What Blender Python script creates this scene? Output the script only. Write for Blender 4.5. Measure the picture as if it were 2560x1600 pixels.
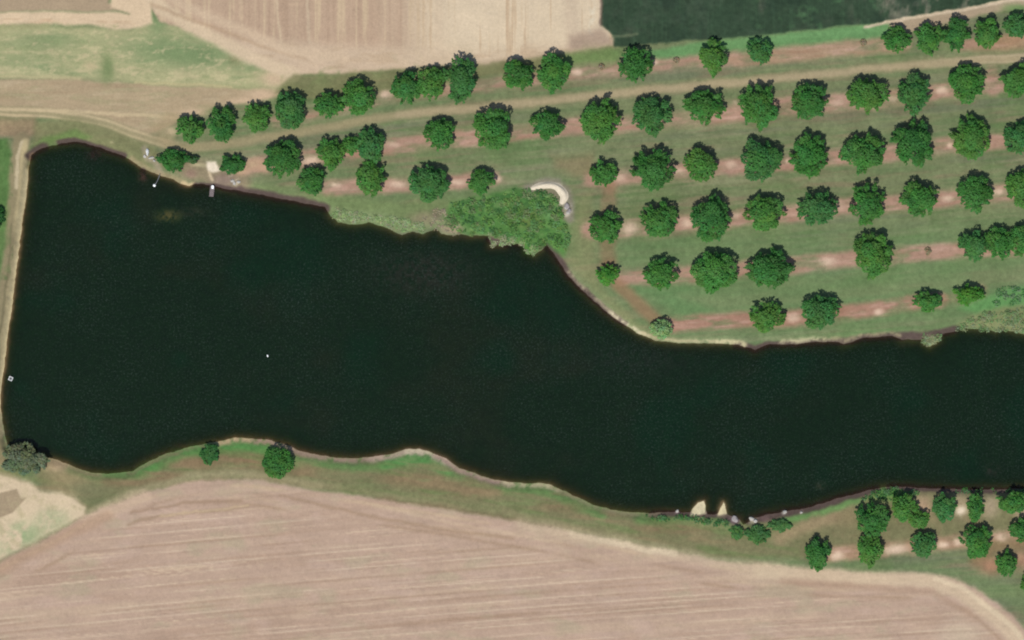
import bpy, bmesh, math, random
import numpy as np

S = bpy.context.scene
COL = S.collection
for o in list(bpy.data.objects):
    bpy.data.objects.remove(o)

# ------------------------------------------------------------------ camera, sky, sun, exposure
M = 0.1                                  # metres per photograph pixel (2560 x 1600)
CAM_H = 1200.0
cd = bpy.data.cameras.new('camera')
cam = bpy.data.objects.new('camera', cd); COL.objects.link(cam)
cam.location = (0, 0, CAM_H); cam.rotation_euler = (0, 0, 0)
cd.sensor_width = 36.0; cd.sensor_fit = 'HORIZONTAL'
cd.lens = 36.0 * CAM_H / 256.0
cd.clip_start = 10; cd.clip_end = 20000
S.camera = cam

SUN_EL, SUN_AZ = math.radians(61.5), math.radians(200)      # azimuth clockwise from north (+Y)
sd_ = (math.sin(SUN_AZ) * math.cos(SUN_EL), math.cos(SUN_AZ) * math.cos(SUN_EL), math.sin(SUN_EL))
W = bpy.data.worlds.new('World'); S.world = W; W.use_nodes = True
nt = W.node_tree; nt.nodes.clear()
sky = nt.nodes.new('ShaderNodeTexSky'); sky.sky_type = 'NISHITA'; sky.sun_disc = False
sky.sun_elevation = SUN_EL; sky.sun_rotation = SUN_AZ
bg = nt.nodes.new('ShaderNodeBackground'); bg.inputs['Strength'].default_value = 0.09
wo = nt.nodes.new('ShaderNodeOutputWorld')
nt.links.new(sky.outputs[0], bg.inputs['Color']); nt.links.new(bg.outputs[0], wo.inputs['Surface'])
sl = bpy.data.lights.new('sun', 'SUN'); sl.energy = 3.4; sl.angle = math.radians(0.53); sl.color = (1.0, 0.95, 0.87)
sun = bpy.data.objects.new('sun', sl); COL.objects.link(sun)
from mathutils import Vector
sun.rotation_euler = Vector(sd_).to_track_quat('Z', 'Y').to_euler()
sun.location = (-60, -120, 250)

S.view_settings.view_transform = 'Standard'; S.view_settings.look = 'None'
S.view_settings.exposure = 0.6; S.view_settings.gamma = 1.0
S.view_settings.use_curve_mapping = False
S.cycles.filter_width = 2.0
S.cycles.max_bounces = 6; S.cycles.transparent_max_bounces = 12
ILLUM = np.array([1.85, 1.86, 1.92])        # what a white flat surface renders as here (measured)

# ------------------------------------------------------------------ small helpers
def lin(c):
    c = np.asarray(c, dtype=np.float64) / 255.0
    return np.where(c <= 0.04045, c / 12.92, ((c + 0.055) / 1.055) ** 2.4)

def alb(c):                               # surface colour that looks like sRGB c in full light
    return np.clip(lin(c) / ILLUM, 0.004, 0.85)

def W3(px, py, z=0.0):                    # photograph map position -> metres on the ground plan
    return ((px - 1280) * M, (800 - py) * M, z)

def tag(o, label=None, cat=None, group=None, kind=None):
    if label: o['label'] = label
    if cat: o['category'] = cat
    if group: o['group'] = group
    if kind: o['kind'] = kind
    return o

def empty(name, loc):
    o = bpy.data.objects.new(name, None); COL.objects.link(o); o.location = loc
    o.empty_display_size = 0.3
    return o

def mesh_obj(name, me, mat, parent=None):
    o = bpy.data.objects.new(name, me); COL.objects.link(o)
    if mat: me.materials.append(mat)
    if parent: o.parent = parent
    return o

def bm_obj(name, bm, mat, parent=None, smooth=False):
    me = bpy.data.meshes.new(name)
    bmesh.ops.recalc_face_normals(bm, faces=bm.faces[:])
    if smooth:
        for f in bm.faces: f.smooth = True
    bm.to_mesh(me); bm.free()
    return mesh_obj(name, me, mat, parent)

def quads_mesh(name, V, nq, colors=None, smooth=False):     # V: (4*nq,3) separate quads
    me = bpy.data.meshes.new(name)
    me.vertices.add(len(V)); me.vertices.foreach_set('co', V.astype(np.float32).ravel())
    me.loops.add(4 * nq); me.loops.foreach_set('vertex_index', np.arange(4 * nq, dtype=np.int32))
    me.polygons.add(nq)
    me.polygons.foreach_set('loop_start', np.arange(0, 4 * nq, 4, dtype=np.int32))
    me.polygons.foreach_set('loop_total', np.full(nq, 4, dtype=np.int32))
    if colors is not None:
        a = me.attributes.new('tint', 'FLOAT_COLOR', 'FACE')
        c = np.ones((nq, 4), np.float32); c[:, :3] = colors
        a.data.foreach_set('color', c.ravel())
    me.update()
    return me

# ------------------------------------------------------------------ materials
def new_mat(name):
    m = bpy.data.materials.new(name); m.use_nodes = True
    n = m.node_tree; n.nodes.clear()
    out = n.nodes.new('ShaderNodeOutputMaterial')
    return m, n, out

def nnode(n, t, **kw):
    x = n.nodes.new(t)
    for k, v in kw.items(): setattr(x, k, v)
    return x

def noise(n, coord, scale, detail=4, rough=0.6, dist=0.0):
    t = nnode(n, 'ShaderNodeTexNoise'); t.inputs['Scale'].default_value = scale
    t.inputs['Detail'].default_value = detail; t.inputs['Roughness'].default_value = rough
    t.inputs['Distortion'].default_value = dist
    n.links.new(coord, t.inputs['Vector'])
    return t

def maprange(n, src, a, b, c, d):
    r = nnode(n, 'ShaderNodeMapRange'); r.inputs[1].default_value = a; r.inputs[2].default_value = b
    r.inputs[3].default_value = c; r.inputs[4].default_value = d
    n.links.new(src, r.inputs[0]); return r.outputs[0]

def ground_mat(name, scale, lo, hi, grain=0.25, bump=0.25, blotch=0.12):
    m, n, out = new_mat(name)
    p = nnode(n, 'ShaderNodeBsdfPrincipled'); p.inputs['Roughness'].default_value = 0.95
    p.inputs['Specular IOR Level'].default_value = 0.1
    at = nnode(n, 'ShaderNodeAttribute', attribute_name='tint')
    tc = nnode(n, 'ShaderNodeTexCoord')
    a = noise(n, tc.outputs['Object'], scale, 5, 0.65)
    b = noise(n, tc.outputs['Object'], 3.2, 3, 0.7)
    c = noise(n, tc.outputs['Object'], 0.13, 4, 0.6, 0.5)
    f = nnode(n, 'ShaderNodeMath', operation='MULTIPLY')
    n.links.new(maprange(n, a.outputs[0], 0.3, 0.7, lo, hi), f.inputs[0])
    n.links.new(maprange(n, b.outputs[0], 0.25, 0.75, 1 - grain, 1 + grain), f.inputs[1])
    f2 = nnode(n, 'ShaderNodeMath', operation='MULTIPLY')
    n.links.new(f.outputs[0], f2.inputs[0])
    n.links.new(maprange(n, c.outputs[0], 0.3, 0.7, 1 - blotch, 1 + blotch), f2.inputs[1])
    mx = nnode(n, 'ShaderNodeVectorMath', operation='SCALE')
    n.links.new(at.outputs['Color'], mx.inputs[0]); n.links.new(f2.outputs[0], mx.inputs['Scale'])
    n.links.new(mx.outputs[0], p.inputs['Base Color'])
    bp = nnode(n, 'ShaderNodeBump'); bp.inputs['Strength'].default_value = bump
    bp.inputs['Distance'].default_value = 0.12
    n.links.new(a.outputs[0], bp.inputs['Height']); n.links.new(bp.outputs[0], p.inputs['Normal'])
    n.links.new(p.outputs[0], out.inputs['Surface'])
    return m

MAT = {}
MAT['turf'] = ground_mat('turf', 0.9, 0.84, 1.16, 0.10, 0.35, 0.10)
MAT['ploughed soil'] = ground_mat('ploughed soil', 1.1, 0.93, 1.07, 0.07, 0.20, 0.05)
MAT['stubble'] = ground_mat('stubble', 1.3, 0.92, 1.08, 0.08, 0.2, 0.05)
MAT['crop'] = ground_mat('crop', 0.7, 0.84, 1.18, 0.10, 0.5, 0.10)
MAT['dirt'] = ground_mat('dirt', 1.2, 0.92, 1.08, 0.08, 0.2, 0.05)
MAT['bare red soil'] = ground_mat('bare red soil', 1.0, 0.90, 1.10, 0.08, 0.25, 0.07)
MAT['mud'] = ground_mat('mud', 1.2, 0.88, 1.14, 0.10, 0.3, 0.10)

def foliage_mat(name, transl=0.42, var=0.18):
    m, n, out = new_mat(name)
    at = nnode(n, 'ShaderNodeAttribute', attribute_name='tint')
    tc = nnode(n, 'ShaderNodeTexCoord')
    a = noise(n, tc.outputs['Object'], 1.7, 3, 0.6)
    mx = nnode(n, 'ShaderNodeVectorMath', operation='SCALE')
    n.links.new(at.outputs['Color'], mx.inputs[0])
    n.links.new(maprange(n, a.outputs[0], 0.3, 0.7, 1 - var, 1 + var), mx.inputs['Scale'])
    p = nnode(n, 'ShaderNodeBsdfPrincipled'); p.inputs['Roughness'].default_value = 0.7
    p.inputs['Specular IOR Level'].default_value = 0.15
    t = nnode(n, 'ShaderNodeBsdfTranslucent')
    s = nnode(n, 'ShaderNodeMixShader'); s.inputs[0].default_value = transl
    n.links.new(mx.outputs[0], p.inputs['Base Color']); n.links.new(mx.outputs[0], t.inputs['Color'])
    n.links.new(p.outputs[0], s.inputs[1]); n.links.new(t.outputs[0], s.inputs[2])
    n.links.new(s.outputs[0], out.inputs['Surface'])
    return m
MAT['leaf'] = foliage_mat('leaf')
MAT['reed'] = foliage_mat('reed', 0.3, 0.15)

def plain_mat(name, c, rough=0.8, scale=3.0, var=0.2, bump=0.2, metal=0.0):
    m, n, out = new_mat(name)
    p = nnode(n, 'ShaderNodeBsdfPrincipled'); p.inputs['Roughness'].default_value = rough
    p.inputs['Metallic'].default_value = metal
    tc = nnode(n, 'ShaderNodeTexCoord')
    a = noise(n, tc.outputs['Object'], scale, 5, 0.65)
    mx = nnode(n, 'ShaderNodeVectorMath', operation='SCALE'); mx.inputs[0].default_value = c
    n.links.new(maprange(n, a.outputs[0], 0.3, 0.7, 1 - var, 1 + var), mx.inputs['Scale'])
    n.links.new(mx.outputs[0], p.inputs['Base Color'])
    bp = nnode(n, 'ShaderNodeBump'); bp.inputs['Strength'].default_value = bump; bp.inputs['Distance'].default_value = 0.05
    n.links.new(a.outputs[0], bp.inputs['Height']); n.links.new(bp.outputs[0], p.inputs['Normal'])
    n.links.new(p.outputs[0], out.inputs['Surface'])
    return m
MAT['bark'] = plain_mat('bark', (0.10, 0.075, 0.05), 0.9, 4, 0.3, 0.5)
MAT['pale sand'] = plain_mat('pale sand', tuple(alb((232, 219, 196))), 0.95, 1.6, 0.10, 0.3)
MAT['pale rock'] = plain_mat('pale rock', (0.30, 0.285, 0.255), 0.9, 2.5, 0.25, 0.6)
MAT['grey rock'] = plain_mat('grey rock', (0.20, 0.18, 0.175), 0.9, 2.5, 0.3, 0.6)
MAT['weathered wood'] = plain_mat('weathered wood', (0.13, 0.105, 0.105), 0.85, 5, 0.3, 0.4)
MAT['white plastic'] = plain_mat('white plastic', (0.75, 0.77, 0.77), 0.4, 3, 0.05, 0.05)
MAT['grey plastic'] = plain_mat('grey plastic', (0.3, 0.31, 0.32), 0.5, 3, 0.1, 0.05)
MAT['galvanised steel'] = plain_mat('galvanised steel', (0.12, 0.125, 0.135), 0.45, 4, 0.15, 0.1, 0.3)
MAT['concrete'] = plain_mat('concrete', (0.46, 0.47, 0.46), 0.85, 3, 0.12, 0.2)

# ------------------------------------------------------------------ plan geometry (map pixels, y down)
def hash2(ix, iy, seed):
    h = (ix.astype(np.int64) * 374761393 + iy.astype(np.int64) * 668265263 + seed * 1442695041) & 0xFFFFFFFF
    h = ((h ^ (h >> 13)) * 1274126177) & 0xFFFFFFFF
    h = h ^ (h >> 16)
    return (h & 0xFFFF).astype(np.float32) / 65535.0

def vnoise(x, y, seed):
    ix = np.floor(x); iy = np.floor(y); fx = (x - ix).astype(np.float32); fy = (y - iy).astype(np.float32)
    fx = fx * fx * (3 - 2 * fx); fy = fy * fy * (3 - 2 * fy)
    a = hash2(ix, iy, seed); b = hash2(ix + 1, iy, seed); c = hash2(ix, iy + 1, seed); d = hash2(ix + 1, iy + 1, seed)
    return a + (b - a) * fx + (c - a) * fy + (a - b - c + d) * fx * fy

def fbm(x, y, seed, octv=4, gain=0.55):            # about -1..1
    r = 0; amp = 1.0; tot = 0
    for k in range(octv):
        r = r + amp * (vnoise(x, y, seed + 17 * k) * 2 - 1); tot += amp
        x = x * 2.03 + 5.1; y = y * 2.03 + 9.7; amp *= gain
    return r / tot * 1.5

def sstep(a, b, x):
    t = np.clip((x - a) / (b - a), 0, 1); return t * t * (3 - 2 * t)

def seg_d2(X, Y, ax, ay, bx, by):
    dx, dy = bx - ax, by - ay; L = dx * dx + dy * dy + 1e-9
    t = np.clip(((X - ax) * dx + (Y - ay) * dy) / L, 0, 1)
    return (X - ax - t * dx) ** 2 + (Y - ay - t * dy) ** 2

def line_d(X, Y, pts):
    d = None
    for (a, b) in zip(pts[:-1], pts[1:]):
        e = seg_d2(X, Y, a[0], a[1], b[0], b[1])
        d = e if d is None else np.minimum(d, e)
    return np.sqrt(d)

def poly_sd(X, Y, pts):                            # >0 inside
    d = np.full(X.shape, 1e12, np.float32); ins = np.zeros(X.shape, bool)
    for k in range(len(pts)):
        ax, ay = pts[k]; bx, by = pts[(k + 1) % len(pts)]
        d = np.minimum(d, seg_d2(X, Y, ax, ay, bx, by))
        if ay != by:
            c = ((ay > Y) != (by > Y)) & (X < (bx - ax) * (Y - ay) / (by - ay) + ax)
            ins ^= c
    d = np.sqrt(d)
    return np.where(ins, d, -d)

LAKE = [(78,389),(89,379),(112,368),(145,361),(185,355),(215,358),(248,368),(281,381),(304,388),(331,402),(357,422),
 (397,436),(436,449),(450,460),(473,465),(489,459),(516,462),(549,469),(595,477),(645,485),(694,495),(760,508),(813,519),
 (827,540),(846,556),(886,562),(922,555),(965,569),(1005,588),(1031,579),(1058,585),(1091,570),(1104,584),(1131,590),
 (1151,585),(1174,590),(1220,589),(1227,613),(1263,613),(1276,605),(1306,612),(1316,630),(1336,638),(1356,625),(1365,612),
 (1382,631),(1405,665),(1422,691),(1461,731),(1511,777),(1547,803),(1594,833),(1640,852),(1700,858),(1760,858),(1843,861),
 (1886,874),(1925,860),(1991,860),(2031,855),(2091,853),(2107,861),(2157,845),(2230,840),(2256,850),(2302,850),(2312,860),
 (2325,866),(2349,850),(2359,833),(2385,830),(2398,820),(2425,823),(2464,822),(2491,830),(2507,822),(2534,830),(2560,835),
 (2700,842),(3100,830),(3900,870),(5200,900),(6200,960),(6250,1120),(5200,1190),(3900,1230),(3000,1225),
 (2554,1221),(2421,1224),(2289,1219),(2223,1216),(2183,1222),(2124,1239),(2058,1257),(2008,1272),(1958,1280),(1925,1285),
 (1886,1295),(1859,1312),(1849,1298),(1823,1287),(1818,1285),(1815,1272),(1809,1254),(1803,1268),(1795,1285),(1769,1285),
 (1764,1268),(1759,1252),(1746,1255),(1736,1266),(1726,1279),(1689,1280),(1627,1282),(1564,1279),(1514,1270),(1481,1262),
 (1445,1244),(1405,1226),(1379,1211),(1352,1207),(1309,1209),(1266,1203),(1226,1196),(1200,1188),(1179,1180),(1146,1169),
 (1113,1146),(1076,1129),(1046,1122),(1013,1124),(980,1134),(931,1142),(881,1146),(838,1144),(785,1136),(749,1127),
 (716,1111),(676,1099),(633,1096),(589,1094),(546,1104),(480,1116),(413,1134),(364,1159),(331,1177),(281,1184),(232,1182),
 (185,1169),(149,1152),(122,1146),(80,1136),(40,1128),(18,1114),(10,1080),(5,1042),(2,1022),(2,982),(7,943),(12,896),
 (18,850),(26,796),(36,713),(50,598),(63,515),(71,432)]

def grow(vals, step0, limit):
    out = [vals]; s = step0
    while abs(out[-1]) < limit:
        s *= 1.28; out.append(out[-1] + (s if vals > 0 else -s))
    return out
xs = np.arange(-150, 2711, 3.0); ys = np.arange(-150, 1751, 3.0)
def axis(mid, far):
    lo = [mid[0]]; s = 3.0
    while lo[-1] > mid[0] - far: s *= 1.25; lo.append(lo[-1] - s)
    hi = [mid[-1]]; s = 3.0
    while hi[-1] < mid[-1] + far: s *= 1.25; hi.append(hi[-1] + s)
    return np.array(lo[:0:-1] + list(mid) + hi[1:], np.float64)
gx = axis(xs, 40000); gy = axis(ys, 40000)
P, Q = np.meshgrid(gx, gy)
P = P.astype(np.float32); Q = Q.astype(np.float32)
ny, nx = P.shape

def crop_idx(x0, x1, y0, y1):
    return (slice(*np.searchsorted(gy, [y0, y1])), slice(*np.searchsorted(gx, [x0, x1])))

w1 = fbm(P / 60, Q / 60, 11, 3); w2 = fbm(P / 60, Q / 60, 57, 3)
w3 = fbm(P / 14, Q / 14, 91, 3); w4 = fbm(P / 14, Q / 14, 131, 3)
PW = P + 3.5 * w1 + 1.8 * w3; QW = Q + 3.0 * w2 + 1.6 * w4          # wobbled coordinates for ragged outlines
n_big = fbm(P / 180, Q / 180, 201, 4); n_mid = fbm(P / 45, Q / 45, 221, 4); n_fine = fbm(P / 10, Q / 10, 241, 3)

RGB = np.zeros((ny, nx, 3), np.float32); RGB[:] = (125, 135, 98)
ZONE = np.zeros((ny, nx), np.int8)
def blend(c, m, zone=None, thr=0.5):
    m = np.clip(m, 0, 1)[..., None]
    RGB[:] = RGB * (1 - m) + np.asarray(c, np.float32) * m
    if zone is not None: ZONE[m[..., 0] > thr] = zone
def area(pts, c, soft=6, a=1.0, zone=None, wob=True, tex=None):
    X, Y = (PW, QW) if wob else (P, Q)
    xs_ = [p[0] for p in pts]; ys_ = [p[1] for p in pts]
    sl_ = crop_idx(min(xs_) - 60, max(xs_) + 60, min(ys_) - 60, max(ys_) + 60)
    m = np.zeros((ny, nx), np.float32)
    m[sl_] = sstep(-soft, soft, poly_sd(X[sl_], Y[sl_], pts)) * a
    if tex is not None: m = m * tex
    blend(c, m, zone); return m
def stroke(pts, c, r, soft=6, a=1.0, zone=None, wob=True, tex=None):
    X, Y = (PW, QW) if wob else (P, Q)
    xs_ = [p[0] for p in pts]; ys_ = [p[1] for p in pts]
    e = r + soft + 40
    sl_ = crop_idx(min(xs_) - e, max(xs_) + e, min(ys_) - e, max(ys_) + e)
    m = np.zeros((ny, nx), np.float32)
    m[sl_] = (1 - sstep(r - soft, r + soft, line_d(X[sl_], Y[sl_], pts))) * a
    if tex is not None: m = m * tex
    blend(c, m, zone); return m
def near_poly(pts, soft=14):
    xs_ = [p[0] for p in pts]; ys_ = [p[1] for p in pts]
    sl_ = crop_idx(min(xs_) - 60, max(xs_) + 60, min(ys_) - 60, max(ys_) + 60)
    m = np.zeros((ny, nx), np.float32); m[sl_] = sstep(-soft, soft, poly_sd(PW[sl_], QW[sl_], pts)); return m
def spot(x, y, c, rx, ry, a=1.0, tex=None):
    e = 3 * max(rx, ry) + 40
    sl_ = crop_idx(x - e, x + e, y - e, y + e)
    m = np.zeros((ny, nx), np.float32)
    m[sl_] = np.exp(-(((PW[sl_] - x) / rx) ** 2 + ((QW[sl_] - y) / ry) ** 2) ** 1.3) * a
    if tex is not None: m = m * tex
    blend(c, m); return m

FAR = 42000
# ---- orchard floor: mown turf streaked along the rows
vrow = Q + 0.088 * P
st1 = fbm(P / 260, vrow / 15, 301, 4, 0.6); st2 = fbm(P / 420, vrow / 34, 331, 3); st3 = fbm(P / 120, vrow / 6, 351, 3, 0.6)
blend((110, 130, 90), sstep(-0.1, 0.7, st2) * 0.7)
blend((112, 119, 96), sstep(0.1, 0.8, -st2 + 0.3 * st1) * 0.65)
blend((146, 145, 114), sstep(0.1, 0.85, st1) * 0.65)
blend((140, 126, 102), sstep(0.1, 0.8, fbm(P / 150, vrow / 18, 361, 4)) * 0.55)
blend((96, 118, 80), sstep(0.15, 0.8, st3 - 0.2 * n_mid) * 0.4)
blend((98, 126, 76), sstep(0.2, 0.9, n_big + 0.3 * st3) * 0.45)
# greener floor on the lower, lakeward rows
area([(1560,590),(2700,560),(2700,830),(1700,860),(1500,740)], (104,136,88), 70, 0.55)
area([(1560,700),(1850,735),(2150,735),(2420,690),(2420,720),(2100,770),(1700,795)], (100,142,90), 22, 0.5)
area([(1700,740),(2000,740),(2300,700),(2700,640),(2700,690),(2200,745),(1800,780)], (138,138,104), 18, 0.45)
area([(1440,500),(1475,480),(1490,640),(1500,720),(1640,840),(1580,830),(1420,660)], (138,140,98), 16, 0.6)
area([(830,505),(1240,485),(1330,470),(1430,470),(1450,640),(1400,640),(1360,610),(1200,580),(840,560)], (112,134,86), 20, 0.5)
area([(600,460),(760,470),(1000,510),(1200,500),(1100,545),(840,545),(700,490)], (122,140,92), 14, 0.7)

# ---- north-west fields
area([(-FAR,200),(200,198),(330,208),(560,218),(690,222),(715,236),(640,250),(560,264),(480,280),(420,318),(360,345),(280,306),(200,290),(0,272),(-FAR,220)], (180,161,131), 6, 1, zone=3)
rip = np.sin((QW + 0.02 * P) / 1.9 * 1.0) * sstep(255, 290, P) * (1 - sstep(390, 430, P)) * sstep(205, 220, Q) * (1 - sstep(250, 270, Q))
blend((196,178,146), np.clip(rip, 0, 1) * 0.35)
blend((164,158,122), (ZONE == 3) * sstep(-0.1, 0.7, fbm(P / 80, Q / 16, 411, 5, 0.65)) * 0.6)
blend((198,180,150), (ZONE == 3) * sstep(0.05, 0.7, fbm(P / 50, Q / 9, 415, 5, 0.65)) * 0.5)
vs = fbm(P / 150, Q / 10, 401, 4)
blend((168,146,118), sstep(0.1, 0.9, vs) * (ZONE == 3) * 0.5)
area([(-FAR,-FAR),(275,-FAR),(275,8),(330,28),(-FAR,30)], (176,156,130), 5, 1, zone=3)
area([(-FAR,62),(0,62),(230,68),(330,74),(378,45),(400,50),(480,80),(560,115),(640,160),(700,182),(722,200),(692,225),(560,218),(330,207),(200,196),(0,192),(-FAR,188)], (172,172,130), 9, 1, zone=3)
GF = poly_sd(PW, QW, [(-2000,58),(230,66),(330,74),(378,45),(480,80),(640,160),(692,182),(680,215),(560,214),(330,203),(0,188),(-2000,186)]) if False else None
gfm = np.zeros((ny, nx), np.float32)
sl_ = crop_idx(-2000, 760, 30, 240)
gfm[sl_] = sstep(-4, 10, poly_sd(PW[sl_], QW[sl_], [(-1990,64),(230,72),(330,78),(378,50),(480,84),(640,164),(690,188),(670,215),(560,212),(330,201),(0,186),(-1990,184)]))
blend((138,152,110), gfm * sstep(0.0, 0.8, fbm(P / 120, Q / 22, 421, 4) + 0.25 * vs) * 0.75)
blend((206,190,152), gfm * sstep(0.2, 0.9, fbm(P / 70, Q / 12, 431, 4)) * 0.6)
MG = fbm(P / 40, Q / 16, 451, 5, 0.7)
blend((204,192,152), gfm * sstep(-0.1, 0.7, MG + 0.4 * sstep(150, 200, Q) - 0.1) * 0.75)
blend((150,158,114), gfm * sstep(0.1, 0.8, fbm(P / 40, Q / 12, 461, 4)) * 0.5)
for (x, y, rx, ry, a) in [(420,120,110,32,.75),(480,145,90,30,.6),(540,140,70,25,.5),(395,52,26,36,.7),(120,105,90,22,.45),(60,150,90,20,.35),(640,170,60,10,.5)]:
    spot(x, y, (118,142,98), rx, ry, a)
blend((202,188,150), gfm * sstep(0.15, 0.7, fbm(P / 22, Q / 10, 471, 5, 0.7)) * 0.6)
spot(268, 168, (116,136,90), 17, 38, .8)
spot(590, 150, (140,138,100), 18, 14, .6)
spot(225, 165, (206,186,150), 18, 12, .6)
stroke([(0,190),(100,193),(200,196)], (206,192,150), 4, 4, .6)
stroke([(340,206),(450,209),(580,218)], (204,190,146), 3, 3, .7)
area([(-FAR,27),(270,30),(325,34),(280,20),(272,-FAR),(352,-FAR),(378,18),(378,55),(340,70),(290,76),(230,62),(-FAR,58)], (221,197,166), 6, 1, zone=3)
blend((196,166,134), sstep(0.1, 0.8, fbm(P / 40, Q / 8, 441, 4)) * np.exp(-((Q - 50) / 12) ** 2) * (P < 340) * 0.5)
blend((170,168,126), sstep(-0.1, 0.5, fbm(P / 24, Q / 9, 447, 4)) * np.exp(-((Q - 66) / 8) ** 2) * (P < 300) * 0.8)
for (x, y, rx, ry) in [(488,281,38,12),(610,253,42,9),(650,238,40,14),(690,200,40,20)]:
    spot(x, y, (214,186,158), rx, ry, .85)

# ---- stubble field at the top
STUB = [(352,-FAR),(1506,-FAR),(1506,60),(1530,88),(1534,112),(1430,130),(1330,142),(1220,158),(1000,172),(880,184),(740,184),(690,186),(640,160),(560,115),(480,80),(400,50),(378,20)]
mst = area(STUB, (192,166,142), 5, 1, zone=2)
vst = fbm(P / 9, Q / 260, 501, 4, 0.6); vst2 = fbm(P / 30, Q / 500, 521, 3)
stp = mst * (1 - sstep(105, 150, Q - 0.06 * (P - 900)))
blend((216,194,160), stp * sstep(0.1, 0.8, vst) * 0.6)
blend((172,146,124), stp * sstep(0.1, 0.8, -vst) * 0.45)
pale = mst * sstep(930, 1130, P + 40 * vst2)
blend((224,206,178), pale * 0.88)
blend((194,168,138), pale * stp * sstep(0.15, 0.85, vst + 0.4 * vst2) * 0.75)
stroke([(692,-200),(694,60),(704,110)], (214,192,162), 3, 3, .8)
stroke([(598,-200),(600,50)], (210,186,156), 3, 3, .5)
stroke([(770,-200),(772,110)], (212,192,164), 4, 3, .6)
head = mst * sstep(95, 135, Q - 0.05 * (P - 900) * (P < 1300))
blend((214,192,166), head * 0.75)
blend((192,168,140), head * sstep(0.1, 0.9, fbm(P / 60, Q / 14, 541, 4)) * 0.6)
stroke([(352,-40),(400,18),(470,62),(540,98),(620,142),(690,172),(740,188)], (220,198,168), 16, 8, .85)
stroke([(378,10),(450,40),(560,78),(660,120),(760,148)], (184,158,130), 4, 4, .6)
stroke([(430,0),(520,40),(600,74),(720,128),(860,150)], (216,192,164), 12, 10, .7)
stroke([(1484,-100),(1482,30),(1478,90)], (226,214,190), 7, 5, .8, tex=sstep(-0.4, 0.4, n_fine))
stroke([(1420,-100),(1430,60),(1436,110)], (206,186,162), 18, 14, .6)
stroke([(1506,-100),(1507,60)], (112,96,88), 4, 4, .8)
area([(1420,90),(1505,70),(1535,110),(1480,130),(1420,130)], (168,146,128), 14, .8)
stroke([(1534,112),(1430,132),(1300,150),(1180,164)], (184,164,138), 8, 8, .7)

# ---- turf strip between stubble and first row
area([(735,186),(880,184),(1000,172),(1220,160),(1430,134),(1530,118),(1530,150),(1220,190),(1000,215),(940,240),(780,250),(690,232)], (128,128,90), 8, .8)
blend((110,130,80), sstep(0.1, 0.8, n_mid) * np.exp(-((Q - 165 + 0.06 * (P - 1200)) / 26) ** 2) * (P > 700) * (P < 1640) * 0.5)

# ---- dark crop field, bright strip, tan headland
CROP = [(1509,-FAR),(FAR,-FAR),(FAR,-1500),(3200,-110),(2554,-4),(2355,30),(2223,54),(2058,71),(1892,91),(1760,99),(1628,109),(1534,117),(1530,88),(1509,64)]
mcr = area(CROP, (54,74,56), 4, 1, zone=4)
blend((72,86,70), mcr * sstep(0.1, 0.9, n_mid) * 0.5)
blend((78,84,70), mcr * sstep(0.2, 0.9, fbm(P / 70, Q / 40, 561, 4)) * 0.35)
blend((86,128,84), mcr * sstep(0.15, 0.8, fbm(P / 26, Q / 22, 571, 4)) * sstep(1830, 1960, P) * 0.5 * (1 - sstep(2120, 2260, P)))
blend((130,126,110), mcr * sstep(-0.1, 0.6, fbm(P / 26, (Q + 0.3 * P) / 40, 581, 4)) * sstep(2060, 2280, P) * 0.9)
blend((98,100,86), mcr * sstep(0.0, 0.6, fbm(P / 16, Q / 60, 587, 3)) * np.exp(-((P - 1905) / 10) ** 2) * (1 - sstep(15, 45, Q)) * 0.6)
blend((66,92,68), mcr * sstep(0.0, 0.8, fbm(P / 5, Q / 90, 597, 3)) * 0.4)
blend((44,62,50), mcr * sstep(0.2, 0.9, fbm(P / 40, Q / 60, 591, 3)) * 0.5)
stroke([(1532,90),(1590,86)], (120,128,100), 3, 3, .6)
area([(1620,127),(1760,104),(1900,92),(2060,73),(2232,55),(2214,94),(2150,103),(1960,121),(1850,132),(1740,146),(1640,152)], (106,150,96), 6, .95)
blend((120,164,108), np.exp(-((Q - 98 + 0.09 * (P - 1900)) / 9) ** 2) * sstep(1700, 1850, P) * (1 - sstep(2200, 2230, P)) * 0.5)
area([(1390,140),(1520,120),(1560,120),(1540,160),(1400,165)], (112,142,84), 12, .7)
area([(2226,55),(2355,32),(2554,-2),(2760,-40),(2760,-10),(2560,18),(2400,52),(2290,80),(2230,84)], (180,160,136), 8, .95, zone=1)
stroke([(2160,66),(2223,55),(2300,42),(2380,28),(2480,12),(2620,-12)], (218,198,174), 4, 3, .9)
spot(2540, 24, (110,146,88), 34, 12, .8)
area([(2380,110),(2480,95),(2560,80),(2700,60),(2700,110),(2560,128),(2440,132)], (170,140,112), 10, .7)

# ---- bare red strips under the rows
RED = (180,144,127)
SN = fbm(P / 60, vrow / 8, 601, 4)
SB = fbm(P / 75, vrow / 22, 641, 3) + 0.35 * fbm(P / 26, vrow / 6, 651, 3)
def strip(pts, r=22, a=.95, c=RED):
    m = stroke(pts, c, r, 10, a, zone=5, tex=0.42 + 0.58 * sstep(-0.6, 0.25, SB))
    blend((204,170,154), m * sstep(0.0, 0.9, SN + 0.3 * n_mid) * 0.6)
    blend((152,114,92), m * sstep(0.25, 0.9, -SN) * 0.4)
strip([(690,306),(785,290),(962,246),(1100,228),(1228,210),(1330,196)], 15, .8)
strip([(1330,194),(1430,182),(1690,160),(1840,147)], 17, .85)
strip([(1840,147),(1960,136),(2190,115),(2260,110)], 19, .85, (180,148,124))
strip([(2400,112),(2450,104)], 14, .8)
strip([(2480,108),(2640,92)], 15, .7, (176,138,112))
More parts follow.
